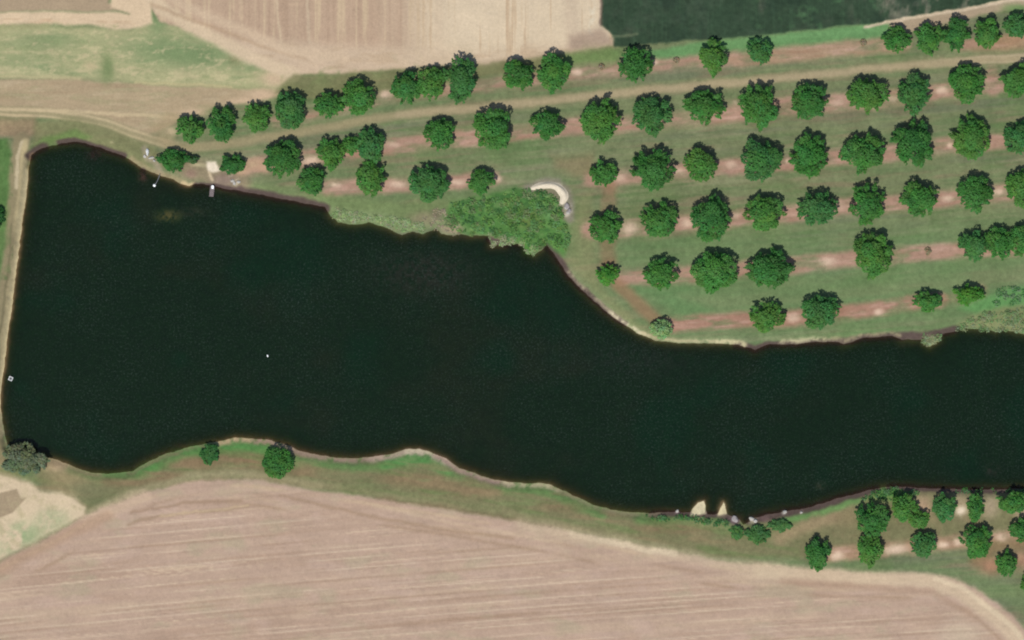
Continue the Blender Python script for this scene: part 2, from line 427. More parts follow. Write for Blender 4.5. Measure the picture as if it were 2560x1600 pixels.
strip([(622,418),(770,394),(880,378),(1015,361),(1162,347),(1305,331),(1428,318),(1565,309),(1691,298),(1822,285),(1957,267),(2091,255),(2231,246),(2347,231),(2481,210),(2640,195)], 21)
strip([(2481,178),(2484,225)], 17, .8)
strip([(820,470),(858,469),(994,460),(1144,455),(1228,447)], 19)
strip([(1476,447),(1550,442),(1694,431),(1827,416),(1977,407),(2094,394),(2240,380),(2370,364),(2490,354),(2640,340)], 20)
strip([(1476,576),(1581,568),(1717,562),(1836,547),(1979,533),(2098,516),(2235,508),(2367,497),(2496,484),(2640,472)], 21)
strip([(1560,694),(1640,692),(1713,688),(1848,676),(1980,664),(2100,652),(2310,632),(2400,627),(2640,608)], 21, .95)
strip([(1660,812),(1750,806),(1873,800),(1982,797),(2100,783),(2286,759),(2350,750)], 19, .9, (176,132,116))
strip([(2340,752),(2400,742),(2450,726)], 14, .6, (176,140,112))
stroke([(1522,468),(1520,530)], (156,122,98), 17, 11, .7, zone=5, tex=0.6 + 0.4 * sstep(-.4, .4, n_mid))
stroke([(1518,600),(1520,662)], (152,114,90), 20, 11, .75, zone=5, tex=0.6 + 0.4 * sstep(-.4, .4, n_mid))
stroke([(1545,712),(1590,752),(1640,800)], (156,124,96), 16, 10, .75, zone=5)
area([(1380,395),(1480,385),(1500,440),(1440,445),(1390,420)], (148,124,96), 16, .5)
for (x, y, rx, ry, a) in [(962,236,16,10,.9),(775,401,24,12,.95),(1441,181,13,9,1),(1636,157,10,7,.9),(985,362,14,7,.7),(2355,228,16,11,.95),
        (2374,364,9,8,.95),(1968,403,6,6,.9),(1828,410,14,9,.7),(1717,560,16,12,.9),(2070,655,22,13,.85),(2196,780,12,9,.9),(2370,497,14,9,.85),
        (2498,481,17,8,.9),(2240,1372,26,10,.9),(2356,1360,12,9,.9),(2390,1355,11,9,.9),(2096,1392,14,10,.9),(1572,572,22,15,.85),
        (1984,797,20,10,.85),(994,459,26,9,.85),(1144,456,22,8,.85),(838,462,16,6,.8),(1244,449,12,9,.85),(1548,446,18,10,.7),(1694,428,16,8,.7),
        (2092,256,20,8,.6),(2100,514,20,12,.5),(1840,540,16,8,.55),(2226,246,16,8,.6),(2505,1343,16,8,.85),(1838,255,6,4,.5)]:
    spot(x, y, (222,194,172), rx, ry, a)
# ---- track with ruts
TRK = [(-FAR,250),(-300,272),(0,279),(100,284),(198,293),(265,308),(331,334),(380,351),(430,364),(480,369),(565,361),(665,345),(797,322),(995,288),(1198,270),(1397,248),(1595,229),(1794,211),(1958,195),(2157,175),(2355,157),(2554,145),(2760,132),(FAR,-3500)]
stroke(TRK, (150,142,110), 13, 8, .9, zone=1)
stroke(TRK, (168,156,122), 5, 6, .7)
stroke(TRK[13:], (188,170,140), 8, 7, .55)
dT = line_d(P[crop_idx(-140, 2700, 100, 420)], Q[crop_idx(-140, 2700, 100, 420)] + 1.5 * w1[crop_idx(-140, 2700, 100, 420)], TRK[1:-1])
rut = np.zeros((ny, nx), np.float32); rut[crop_idx(-140, 2700, 100, 420)] = np.exp(-((dT - 7.5) / 3.2) ** 2)
blend((186,172,138), rut * (0.5 + 0.3 * n_mid) * (0.25 + 0.75 * (1 - sstep(380, 620, P))))
blend((206,186,150), rut * (1 - sstep(330, 460, P)) * 0.7)
blend((205,186,158), rut * sstep(2250, 2500, P) * 0.45)
stroke([(-300,268),(0,273),(130,277),(300,286),(440,293)], (208,188,152), 4, 3, .75)
stroke([(-300,280),(0,285),(80,290)], (208,188,150), 3, 3, .7)
area([(-200,292),(90,296),(110,335),(60,345),(20,345),(-200,335)], (168,142,114), 10, .8)
stroke([(430,300),(400,325),(420,345)], (172,152,120), 18, 14, .6)
# ---- lake-head lawn, dam
area([(90,305),(190,300),(270,318),(330,345),(390,365),(420,420),(360,415),(300,385),(210,352),(110,362),(80,385)], (132,132,94), 10, .85)
area([(110,345),(190,325),(230,340),(210,352),(140,358),(90,380),(80,370)], (104,134,74), 8, .7)
area([(-FAR,355),(20,350),(32,380),(34,470),(16,610),(0,690),(-FAR,720)], (90,124,70), 7, .95)
stroke([(58,350),(46,440),(38,560),(24,690),(10,800),(-6,920),(-16,1040),(-10,1120)], (150,138,108), 21, 7, .95, zone=1)
stroke([(66,352),(60,420),(52,500),(44,590),(30,700),(20,790),(8,880),(0,950),(-5,1030),(0,1090)], (196,180,140), 8, 5, .9, tex=sstep(-2.2, -0.4, n_mid))
stroke([(58,352),(48,400),(42,470)], (208,192,160), 4, 3, .8)
stroke([(30,560),(20,690),(4,830)], (116,110,84), 2.5, 2.5, .6)
blend((70,104,56), sstep(0.1, 0.7, n_mid + 0.3 * n_fine) * (P < 34) * (Q > 350) * (Q < 700) * 0.5)
blend((112,132,84), sstep(0.1, 0.7, -n_mid) * (P < 30) * (Q > 350) * (Q < 700) * 0.45)
area([(-FAR,700),(0,690),(-12,820),(-26,960),(-FAR,980)], (132,132,102), 10, .8)
area([(-FAR,980),(-20,1000),(0,1090),(20,1160),(60,1190),(0,1190),(-FAR,1180)], (150,140,104), 12, .8)

# ---- lake landing: pale sand, mud, debris ground
stroke([(470,420),(560,440),(600,455)], (160,138,116), 28, 16, .7)
spot(476, 436, (168,136,122), 16, 12, .7); spot(560, 450, (146,126,116), 34, 18, .8)
spot(497, 413, (198,188,150), 20, 6, .8)
area([(514,404),(538,402),(544,415),(556,424),(540,428),(520,426)], (240,226,204), 4, 1)
stroke([(522,428),(526,440),(530,448)], (220,200,168), 3, 3, .85)
stroke([(578,440),(596,450),(590,462),(582,455)], (204,194,172), 5, 4, .8, tex=sstep(-0.5, 0.5, n_fine))
stroke([(600,424),(640,412),(660,416)], (196,164,136), 15, 8, .8)
stroke([(366,372),(372,396),(392,404),(402,428)], (170,158,136), 8, 7, .8)
spot(430, 328, (196,176,144), 14, 10, .8); spot(282, 355, (190,180,140), 5, 4, .6)
stroke([(330,400),(357,418),(400,432),(440,446),(460,460)], (168,150,118), 8, 6, .75)
stroke([(455,457),(472,463),(486,459)], (208,186,146), 5, 3, .9)

# ---- south bank
area([(110,1140),(240,1170),(330,1165),(420,1120),(600,1085),(700,1090),(800,1130),(900,1135),(1050,1110),(1200,1180),(1380,1200),(1500,1260),(1700,1270),(1860,1300),(2000,1270),(2223,1210),(2640,1215),(2640,1300),(2100,1400),(1700,1390),(1300,1305),(900,1240),(650,1200),(430,1212),(300,1256),(212,1292),(90,1200)], (128,126,92), 12, .95)
bandg = [((180,1176),(240,1190),(300,1192),(345,1184),(390,1162),(440,1140)), ((440,1136),(500,1126),(560,1118),(640,1118),(700,1130)), ((720,1150),(800,1160),(900,1160),(960,1158),(1010,1146),(1060,1150),(1110,1170),(1180,1198),(1260,1215)),
         ((1260,1218),(1340,1222),(1380,1232),(1430,1256),(1500,1284)), ((1600,1296),(1700,1296),(1760,1300),(1830,1312))]
for b in bandg: stroke(list(b), (100,138,80), 15, 11, .8)
stroke([(350,1180),(400,1156),(440,1138),(520,1120),(640,1118),(700,1130)], (90,146,78), 13, 9, .85)
stroke([(960,1160),(1020,1146),(1070,1152),(1120,1176)], (88,142,78), 14, 9, .8)
for (x, y, rx, ry, a) in [(300,1205,80,10,.7),(400,1190,60,12,.7),(480,1158,70,18,.75),(620,1152,60,20,.85),(760,1180,40,14,.6),(1000,1195,60,14,.5),(1080,1205,90,18,.6),(1180,1228,80,16,.6),(1400,1268,70,14,.5),(1690,1320,110,16,.65),(560,1140,50,12,.4)]:
    spot(x, y, (144,118,92), rx, ry, a)
sbm = ((ZONE == 0) & (Q > 1090) & (Q < 1460) & (P < 2000)).astype(np.float32)
SBN = fbm(P / 110, (Q - 0.16 * P) / 16, 1201, 4)
blend((146,128,98), sstep(0.05, 0.8, SBN) * sbm * 0.6); blend((108,126,78), sstep(0.05, 0.8, -SBN) * sbm * 0.6)
blend((128,140,96), sstep(0.2, 0.9, fbm(P / 60, Q / 12, 1221, 3)) * sbm * 0.45)
spot(170, 1200, (160,142,108), 60, 30, .7); spot(140, 1165, (196,170,136), 34, 16, .85); spot(250, 1255, (108,114,80), 40, 26, .8); spot(215, 1225, (124,124,92), 46, 22, .7)
stroke([(230,1276),(300,1242),(380,1215),(480,1190),(600,1183),(700,1196),(800,1212)], (162,154,120), 9, 8, .75)
stroke([(700,1206),(850,1216),(1000,1240),(1150,1262),(1300,1288),(1420,1312),(1560,1340)], (150,142,108), 8, 8, .6)
stroke([(860,1212),(1000,1232),(1100,1250),(1250,1275)], (112,124,82), 5, 6, .4)
stroke([(940,1246),(1090,1266),(1250,1294),(1380,1318)], (132,112,88), 5, 5, .55)
area([(0,1184),(40,1192),(76,1204),(99,1228),(155,1234),(185,1244),(214,1266),(214,1290),(0,1400),(-FAR,1400),(-FAR,1180)], (218,198,168), 9, 1, zone=3)
area([(-FAR,1232),(0,1232),(43,1222),(53,1245),(66,1245),(33,1281),(0,1294),(-FAR,1300)], (168,150,124), 3, 1, wob=False)
lsm = near_poly([(0,1184),(40,1192),(76,1204),(99,1228),(155,1234),(185,1244),(214,1266),(214,1290),(0,1400),(-160,1480),(-160,1180)])
blend((188,176,140), lsm * sstep(-0.1, 0.7, fbm((P - Q) / 30, (P + 1.6 * Q) / 60, 1301, 5, 0.65)) * 0.6)
blend((150,140,106), (1 - sstep(0, 16, np.abs(lsm - 0.5) * 40)) * sstep(-0.2, 0.6, n_fine + n_mid) * 0.5)
for (x, y, rx, ry, a) in [(60,1330,50,26,.75),(130,1300,40,26,.6),(20,1360,40,26,.8),(60,1345,30,12,.5)]:
    spot(x, y, (150,170,126), rx, ry, a, tex=sstep(-0.9, 0.5, n_mid + 0.4 * n_fine))

# ---- big ploughed field
FT = [(-FAR,6000),(-300,1560),(0,1404),(110,1350),(212,1292),(251,1271),(298,1255),(364,1231),(430,1212),(496,1202),(595,1197),(661,1202),(794,1226),(898,1239),(997,1256),(1129,1275),(1261,1299),(1394,1322),(1431,1330),(1531,1352),(1630,1375),(1729,1392),(1861,1410),(1991,1423),(2091,1429),(2223,1431),(2322,1434),(2388,1447),(2454,1477),(2504,1517),(2560,1570),(2640,1660),(3000,2200),(6000,9000),(6000,FAR),(-FAR,FAR)]
mf = area(FT, (191,165,146), 7, 1, zone=6)
sl_ = crop_idx(-140, 2700, 1150, 1760)
fd = np.full((ny, nx), 999, np.float32); fd[sl_] = line_d(PW[sl_], Q[sl_], FT[1:-3])
vF = Q + 0.078 * P - 0.000008 * (P - 1200) ** 2
f1 = fbm(P / 500, vF / 7, 701, 4, 0.72); f2 = fbm(P / 600, vF / 26, 721, 3); f3 = fbm(P / 110, vF / 11, 741, 4)
inner = mf * sstep(25, 90, fd)
blend((180,153,133), mf * sstep(0.1, 0.9, f2) * 0.6)
blend((200,176,152), mf * sstep(0.1, 0.9, -f2 + 0.4 * n_mid) * 0.6)
blend((214,190,164), inner * sstep(0.35, 0.85, f1) * 0.8)
blend((166,140,118), inner * sstep(0.4, 0.95, -f1) * 0.5)
blend((182,168,142), mf * sstep(0.1, 0.8, fbm(P / 100, Q / 40, 761, 4)) * 0.6)
blend((198,172,156), mf * sstep(0.15, 0.8, fbm(P / 80, Q / 30, 771, 4)) * 0.5)
blend((204,180,156), mf * sstep(0.25, 0.9, f3) * 0.35)
# drill lines: long thin pale lines at irregular spacing
lr = random.Random(5)
v = 1290
while v < 1960:
    dv = vF - v + 0.6 * w1
    m_ = np.exp(-(dv / 1.9) ** 2) * inner * sstep(-0.35, 0.5, fbm(P / 180, vF * 0 + v, 777 + int(v), 3))
    blend((218,196,172), m_ * 0.7)
    m2_ = np.exp(-((dv - 5) / 3) ** 2) * inner * sstep(-0.2, 0.7, fbm(P / 240, vF * 0 + v, 977 + int(v), 3))
    blend((166,138,116), m2_ * 0.45)
    v += lr.uniform(11, 27)
for k, (d0, cc, aa) in enumerate([(16,(204,180,150),.6),(34,(166,140,118),.5),(46,(200,176,148),.5),(62,(164,138,114),.5)]):
    blend(cc, mf * np.exp(-((fd - d0) / 5) ** 2) * sstep(-0.3, 0.6, fbm(P / 130, Q * 0 + k, 801 + k, 3)) * aa)
stroke([(330,1280),(470,1258),(600,1254)], (160,134,112), 4, 4, .6)
stroke([(320,1310),(400,1290),(620,1268)], (156,132,108), 4, 4, .5)
stroke([(400,1290),(620,1266)], (214,190,156), 2.5, 2.5, .6)
stroke([(220,1300),(300,1265),(360,1240)], (212,186,160), 18, 12, .6)
stroke([(0,1420),(120,1360),(220,1310),(270,1290)], (180,150,126), 14, 10, .6)
stroke([(700,1240),(900,1285),(1080,1320),(1280,1345)], (164,138,114), 4, 5, .6)
stroke([(930,1262),(1100,1300),(1250,1330),(1400,1356)], (210,186,158), 4, 5, .5)
stroke([(1430,1334),(1500,1348),(1560,1362),(1620,1374),(1690,1386)], (232,214,184), 7, 5, .95)
stroke([(1300,1310),(1430,1334),(1800,1408),(1960,1424)], (206,186,158), 14, 12, .6)
stroke([(1900,1425),(2000,1434),(2100,1440),(2223,1446),(2320,1452),(2390,1474),(2450,1514),(2510,1566),(2580,1640)], (212,190,162), 18, 10, .85)
stroke([(2340,1448),(2400,1466),(2470,1515),(2540,1580),(2600,1650)], (224,204,174), 6, 4, .8)
stroke([(1960,1452),(2200,1470),(2330,1480),(2420,1530)], (176,148,126), 8, 8, .5)
spot(2400, 1590, (206,188,164), 60, 40, .6); spot(1900,1440,(208,188,160),90,16,.6); spot(1420,1345,(200,178,152),60,14,.5)

# ---- lower right rows
strip([(2066,1388),(2112,1383),(2240,1371),(2370,1356),(2500,1342),(2640,1330)], 18, .9, (178,144,120))
spot(2478, 1414, (176,130,106), 34, 24, .85); spot(2556, 1398, (176,132,110), 30, 26, .8)
stroke([(2440,1400),(2480,1370),(2560,1360)], (150,122,92), 16, 14, .7)
# bare ground east of the lower right rows
spot(2306, 1270, (190,160,134), 26, 34, .85); spot(2400, 1262, (168,150,124), 24, 34, .8)
spot(2400, 1276, (238,222,200), 14, 13, 1); spot(2474, 1265, (186,168,142), 24, 32, .85); spot(2555,1280,(186,164,138),24,24,.7)
stroke([(2080,1290),(2000,1320),(1950,1345)], (166,146,114), 16, 14, .8)
spot(2110, 1290, (160,140,108), 40, 30, .6)
area([(1880,1390),(2060,1405),(2300,1405),(2560,1470),(2700,1560),(2560,1540),(2400,1440),(2200,1420),(1990,1415)], (112,134,90), 14, .6)

for (x, y, rx, ry, a) in [(2240,1372,30,11,.95),(2356,1360,13,9,.95),(2392,1355,12,9,.95),(2098,1390,16,11,.95),(2505,1343,18,9,.9),(2085,1394,10,8,.7),(2225,1376,14,9,.6)]:
    spot(x, y, (230,204,180), rx, ry, a)
spot(2210, 1234, (92,146,72), 40, 15, .85); spot(2190, 1248, (120,142,84), 40, 12, .7)
stroke([(2140,1250),(2090,1268),(2020,1285),(1960,1300)], (104,150,86), 10, 7, .75)
blend((150,134,104), sstep(0.1, 0.8, n_mid) * sstep(1890, 1990, P) * (1 - sstep(1330, 1380, Q)) * sstep(1270, 1300, Q) * 0.6)
# ---- lake margin
lsl = crop_idx(-140, 6600, 300, 1380)
sd = np.full((ny, nx), -400, np.float32)
sd[lsl] = poly_sd((P + 1.6 * w3 + 1.0 * w1)[lsl], (Q + 1.6 * w4 + 1.0 * w2)[lsl], LAKE)
sd = np.where(sd < -400, -400, sd)
def near(pts, r):
    e = r + 30; xs_ = [p[0] for p in pts]; ys_ = [p[1] for p in pts]
    s_ = crop_idx(min(xs_) - e, max(xs_) + e, min(ys_) - e, max(ys_) + e)
    m = np.zeros((ny, nx), np.float32); m[s_] = 1 - sstep(r * 0.5, r * 1.3, line_d(PW[s_], QW[s_], pts)); return m
MUD = (90,74,72)
mud = np.zeros((ny, nx), np.float32)
for pts, r in [(((78,392),(90,378),(112,368)), 13), (((150,358),(185,354),(215,358),(260,372),(310,390)), 9), (((490,462),(540,466),(600,478)), 8),
               (((600,478),(694,494),(760,506),(815,522)), 13), (((1362,612),(1384,632),(1424,692)), 12), (((1424,692),(1511,777),(1560,808)), 9),
               (((1220,600),(1270,612),(1310,622)), 9), (((1840,862),(1886,872),(1930,862),(2031,857),(2100,856),(2157,846)), 11), (((2157,846),(2230,842),(2300,842),(2390,824)), 12),
               (((1627,1283),(1730,1284),(1800,1286),(1840,1300)), 9), (((1870,1300),(1930,1288),(2010,1272),(2124,1240),(2190,1222)), 12), (((2223,1216),(2421,1224),(2640,1224)), 9),
               (((235,378),(240,390)), 10), (((358,428),(360,440)), 9)]:
    mud = np.maximum(mud, near(list(pts), r))
blend(MUD, mud * 0.9, zone=7)
shore = np.exp(-((sd + 5) / 6.5) ** 2)
def rim(pts, c, r, a, w=8, off=5):
    m = near(list(pts), r) * np.exp(-((sd + off) / w) ** 2) * a * sstep(-1.2, 0.2, n_fine + 0.5 * n_mid)
    blend(c, m, zone=7, thr=0.45)
rim([(540,1104),(600,1094),(660,1097)], (200,176,140), 20, .95)
rim([(650,1097),(700,1108),(760,1132),(860,1146),(940,1142)], (166,142,126), 22, .95)
rim([(940,1142),(1010,1126),(1050,1124)], (188,166,148), 22, .95, 9, 6)
rim([(1030,1124),(1070,1130),(1110,1148)], (214,200,172), 20, .95, 9, 7)
rim([(1100,1146),(1150,1172),(1200,1190),(1270,1206)], (178,152,138), 20, .95, 8, 6)
rim([(1270,1206),(1340,1208),(1390,1216)], (196,184,150), 18, .9)
rim([(1390,1216),(1450,1248),(1520,1272),(1640,1284)], (150,140,112), 16, .6, 6)
rim([(330,1178),(413,1136),(520,1110)], (136,120,96), 16, .6, 6)
rim([(130,1148),(190,1170),(240,1184)], (150,130,104), 14, .6, 6)
rim([(1425,690),(1470,740),(1530,792)], (176,164,138), 16, .8, 5, 7)
rim([(1530,792),(1570,820),(1610,842)], (222,210,178), 16, .95, 6, 5)
rim([(1610,842),(1700,858),(1850,862)], (192,180,144), 16, .85, 6, 6)
rim([(1800,858),(1850,862)], (204,196,156), 14, .9, 6, 5)
rim([(1960,862),(2031,855),(2060,853)], (206,200,160), 16, .9, 7, 8)
rim([(2060,853),(2160,845),(2240,838)], (170,160,126), 14, .7, 6, 8)
rim([(78,389),(70,440),(60,520),(40,690),(20,840),(5,960),(2,1030)], (150,120,90), 10, .6, 4, 1)
stroke([(66,430),(62,475),(56,530),(47,600),(36,690),(24,785),(13,865),(4,940),(-3,1030)], (212,196,154), 7, 5, .9, tex=sstep(-1.6, -0.2, n_fine))
for c in [(1746,1268),(1807,1272)]:
    spot(c[0], c[1], (220,208,172), 12, 17, .95)
area([(1742,1252),(1762,1249),(1765,1284),(1722,1290),(1730,1272)], (222,210,174), 3, 1, zone=7)
area([(1803,1256),(1811,1250),(1818,1284),(1796,1290)], (226,212,172), 3, 1, zone=7)
spot(1880, 1300, (180,176,150), 11, 11, .9); spot(1837, 1298, (134,112,118), 14, 12, .9); spot(1912,1298,(120,98,96),16,8,.8)
spot(1961, 1281, (206,204,198), 5, 5, .9); spot(1692,1278,(170,150,160),6,6,.8); spot(2003,1281,(196,170,164),5,4,.8)
# rank green growth on the thicket ground
THICK = [(1100,560),(1120,530),(1130,505),(1200,495),(1290,470),(1330,478),(1360,482),(1385,488),(1400,510),(1410,545),(1422,560),(1422,605),(1408,640),(1384,622),(1364,606),(1344,626),(1330,632),(1316,624),(1304,606),(1272,600),(1225,585),(1170,586)]
area(THICK, (84,132,66), 9, .9)
tkm = near_poly(THICK, 8)
blend((66,108,58), tkm * sstep(0.0, 0.6, fbm(P / 22, Q / 14, 1401, 4)) * 0.8)
blend((122,152,92), tkm * sstep(0.1, 0.7, fbm(P / 26, Q / 12, 1421, 4)) * 0.6)
spot(1315, 545, (112,118,66), 40, 24, .6); spot(1318,620,(88,140,64),16,22,.8); spot(1378,530,(118,156,104),18,20,.6)
area([(835,545),(900,550),(1000,572),(1090,565),(1150,580),(1110,540),(1000,545),(900,525),(830,520)], (130,146,104), 8, .7)
spot(1060, 545, (150,140,112), 40, 18, .8); spot(1130,572,(168,150,126),30,14,.9); spot(1095,535,(118,108,92),16,14,.7)
area([(2395,812),(2430,790),(2480,765),(2560,760),(2700,750),(2700,840),(2560,832),(2460,820)], (132,138,96), 10, .85)
area([(2400,770),(2470,740),(2520,720),(2700,690),(2700,750),(2540,762),(2440,782)], (102,156,92), 10, .8)
spot(2330, 850, (160,160,120), 20, 14, .8)
# stony skirt round the sand heap
stroke([(1325,470),(1364,456),(1395,460),(1416,480),(1424,510),(1426,545)], (146,136,124), 13, 8, .8)
stroke([(1340,482),(1390,480),(1400,505),(1412,540)], (134,122,106), 8, 7, .7)
for (x, y, rx, ry) in [(1410,508,8,7),(1402,512,5,6),(1414,523,6,5),(1422,534,6,7),(1416,540,5,4),(1398,460,10,4),(1340,462,8,3)]:
    spot(x, y, (214,204,186), rx, ry, .85, tex=sstep(-0.8, 0.3, n_fine))
blend((176,170,160), near([(1405,470),(1418,500),(1424,530)], 10) * sstep(0.1, 0.6, n_fine) * 0.8)

# ------------------------------------------------------------------ ground mesh
lm = sd * M                                       # metres inside the lake
Z = np.where(lm > 0, -np.minimum(2.6, 0.10 * lm + 0.10 * np.minimum(lm, 30) ** 1.15 * 0.9),
             0.55 * sstep(0, 2.2, -lm) + 0.06 * np.minimum(-lm, 3))
dam = np.zeros_like(Z); ds = crop_idx(-140, 140, 320, 1240)
dam[ds] = 1 - sstep(20, 70, line_d(P[ds], Q[ds], [(52,380),(38,560),(10,800),(-14,1000),(-10,1120)]))
Z = Z + np.where(lm < 0, dam * 0.9 * sstep(0, 1.8, -lm), 0)
Z = Z + np.where(lm < 0, (0.10 * n_mid + 0.03 * n_fine + 0.25 * n_big) * sstep(0.2, 2.5, -lm), 0)
Z = Z + np.where(ZONE == 6, 0.05 * np.clip(f1, -1, 1), 0) + np.where(ZONE == 4, 0.35 + 0.12 * n_fine, 0)
ALB = np.clip(lin(RGB) / ILLUM, 0.006, 0.85).astype(np.float32)
CO = np.stack([(P - 1280) * M, (800 - Q) * M, Z], -1).reshape(-1, 3).astype(np.float32)
def ground_z(px, py):
    j = int(np.clip(np.searchsorted(gx, px), 1, nx - 1)); i = int(np.clip(np.searchsorted(gy, py), 1, ny - 1))
    return float(Z[i, j])

idx = np.arange(ny * nx, dtype=np.int32).reshape(ny, nx)
FQ = np.stack([idx[1:, :-1], idx[1:, 1:], idx[:-1, 1:], idx[:-1, :-1]], -1)      # counter-clockwise seen from above
FZ = ZONE[:-1, :-1]
LK = (sd[:-1, :-1] > -6)
def sheet(name, mask, mat, co, attrs):
    F = FQ[mask].reshape(-1, 4)
    used, inv = np.unique(F.ravel(), return_inverse=True)
    me = bpy.data.meshes.new(name); nq = len(F)
    me.vertices.add(len(used)); me.vertices.foreach_set('co', co[used].ravel())
    me.loops.add(4 * nq); me.loops.foreach_set('vertex_index', inv.astype(np.int32))
    me.polygons.add(nq)
    me.polygons.foreach_set('loop_start', np.arange(0, 4 * nq, 4, dtype=np.int32))
    me.polygons.foreach_set('loop_total', np.full(nq, 4, dtype=np.int32))
    me.polygons.foreach_set('use_smooth', np.ones(nq, bool))
    for an, arr in attrs.items():
        a = me.attributes.new(an, 'FLOAT_COLOR', 'POINT')
        c = np.ones((len(used), 4), np.float32); c[:, :3] = arr.reshape(-1, 3)[used]
        a.data.foreach_set('color', c.ravel())
    me.update()
    return tag(mesh_obj(name, me, mat), kind='structure')
for zi, (nm, mt) in enumerate([('ground', 'turf'), ('dirt_track', 'dirt'), ('stubble_field', 'stubble'), ('meadow_field', 'stubble'),
                               ('crop_field', 'crop'), ('bare_soil_strip', 'bare red soil'), ('ploughed_field', 'ploughed soil'), ('shore_mud', 'mud')]):
    sheet(nm, FZ == zi, MAT[mt], CO, {'tint': ALB})

# ------------------------------------------------------------------ lake water
dep = np.clip(-Z, 0, 5)
opq = 1 - np.exp(-dep * 3.2)
wt = np.zeros((ny, nx, 3), np.float32)
wt[:] = (13, 33, 12)
wn = fbm(P / 230, Q / 150, 901, 4)
wt[:] = wt + sstep(0.1, 0.9, wn)[..., None] * np.array([8, 0, 2]) + sstep(0.1, 0.9, fbm(P / 150, Q / 150, 921, 3))[..., None] * np.array([-5, 3, 3])
wsn = sstep(-0.9, 0.4, fbm(P / 8, Q / 8, 951, 3))
def wspot(x, y, c, rx, ry, a):
    m = (np.exp(-(((P - x) / rx) ** 2 + ((Q - y) / ry) ** 2) ** 1.2) * a * wsn)[..., None]
    wt[:] = wt * (1 - m) + np.array(c) * m
wspot(422, 540, (84, 80, 44), 30, 15, 1.0); wspot(480, 530, (50, 50, 36), 34, 14, .6); wspot(2052, 1214, (64, 62, 48), 14, 12, .7); wspot(357, 440, (96, 66, 58), 12, 16, .8)
wspot(1060, 680, (46, 42, 36), 130, 60, .7); wspot(240, 388, (70, 40, 42), 26, 16, .6); wspot(2480, 1176, (56, 46, 44), 20, 14, .6); wspot(1600, 900, (36, 40, 34), 160, 50, .5)
WT = np.clip(lin(wt) / ILLUM, 0.001, 0.3)
WC = CO.copy(); WC[:, 2] = 0.0
m, n, out = new_mat('lake water')
at = nnode(n, 'ShaderNodeAttribute', attribute_name='tint'); ao = nnode(n, 'ShaderNodeAttribute', attribute_name='murk')
tc = nnode(n, 'ShaderNodeTexCoord')
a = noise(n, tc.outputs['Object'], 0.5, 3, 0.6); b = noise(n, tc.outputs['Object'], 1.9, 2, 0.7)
mx = nnode(n, 'ShaderNodeVectorMath', operation='SCALE')
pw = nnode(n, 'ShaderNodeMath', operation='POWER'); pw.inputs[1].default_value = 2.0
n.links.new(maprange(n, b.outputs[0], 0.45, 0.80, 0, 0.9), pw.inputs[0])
sm = nnode(n, 'ShaderNodeMath', operation='ADD'); sm.inputs[0].default_value = 0.0
n.links.new(maprange(n, a.outputs[0], 0.3, 0.7, 0.8, 1.15), sm.inputs[1])
n.links.new(at.outputs['Color'], mx.inputs[0]); n.links.new(sm.outputs[0], mx.inputs['Scale'])
p = nnode(n, 'ShaderNodeBsdfPrincipled'); p.inputs['Roughness'].default_value = 0.10; p.inputs['IOR'].default_value = 1.33; p.inputs['Specular IOR Level'].default_value = 0.4
spk = nnode(n, 'ShaderNodeMix', data_type='RGBA'); spk.inputs['B'].default_value = (0.035, 0.05, 0.04, 1)  # pale specks: sun glints on the ripples, mixed into the base colour
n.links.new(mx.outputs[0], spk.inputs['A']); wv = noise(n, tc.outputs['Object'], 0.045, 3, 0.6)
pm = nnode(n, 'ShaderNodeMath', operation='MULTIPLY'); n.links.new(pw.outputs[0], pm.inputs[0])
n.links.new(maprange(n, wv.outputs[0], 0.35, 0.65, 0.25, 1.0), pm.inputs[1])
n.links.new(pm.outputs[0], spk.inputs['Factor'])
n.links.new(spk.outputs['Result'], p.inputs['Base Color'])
bp = nnode(n, 'ShaderNodeBump'); bp.inputs['Strength'].default_value = 0.25; bp.inputs['Distance'].default_value = 0.04
n.links.new(b.outputs[0], bp.inputs['Height']); n.links.new(bp.outputs[0], p.inputs['Normal'])
tr = nnode(n, 'ShaderNodeBsdfTransparent'); tr.inputs['Color'].default_value = (0.55, 0.5, 0.46, 1)
ms = nnode(n, 'ShaderNodeMixShader')
n.links.new(ao.outputs['Fac'], ms.inputs[0]); n.links.new(tr.outputs[0], ms.inputs[1]); n.links.new(p.outputs[0], ms.inputs[2])
n.links.new(ms.outputs[0], out.inputs['Surface'])
MAT['lake water'] = m
lake = sheet('lake_water', LK, m, WC, {'tint': WT, 'murk': np.repeat(opq[..., None], 3, -1)})

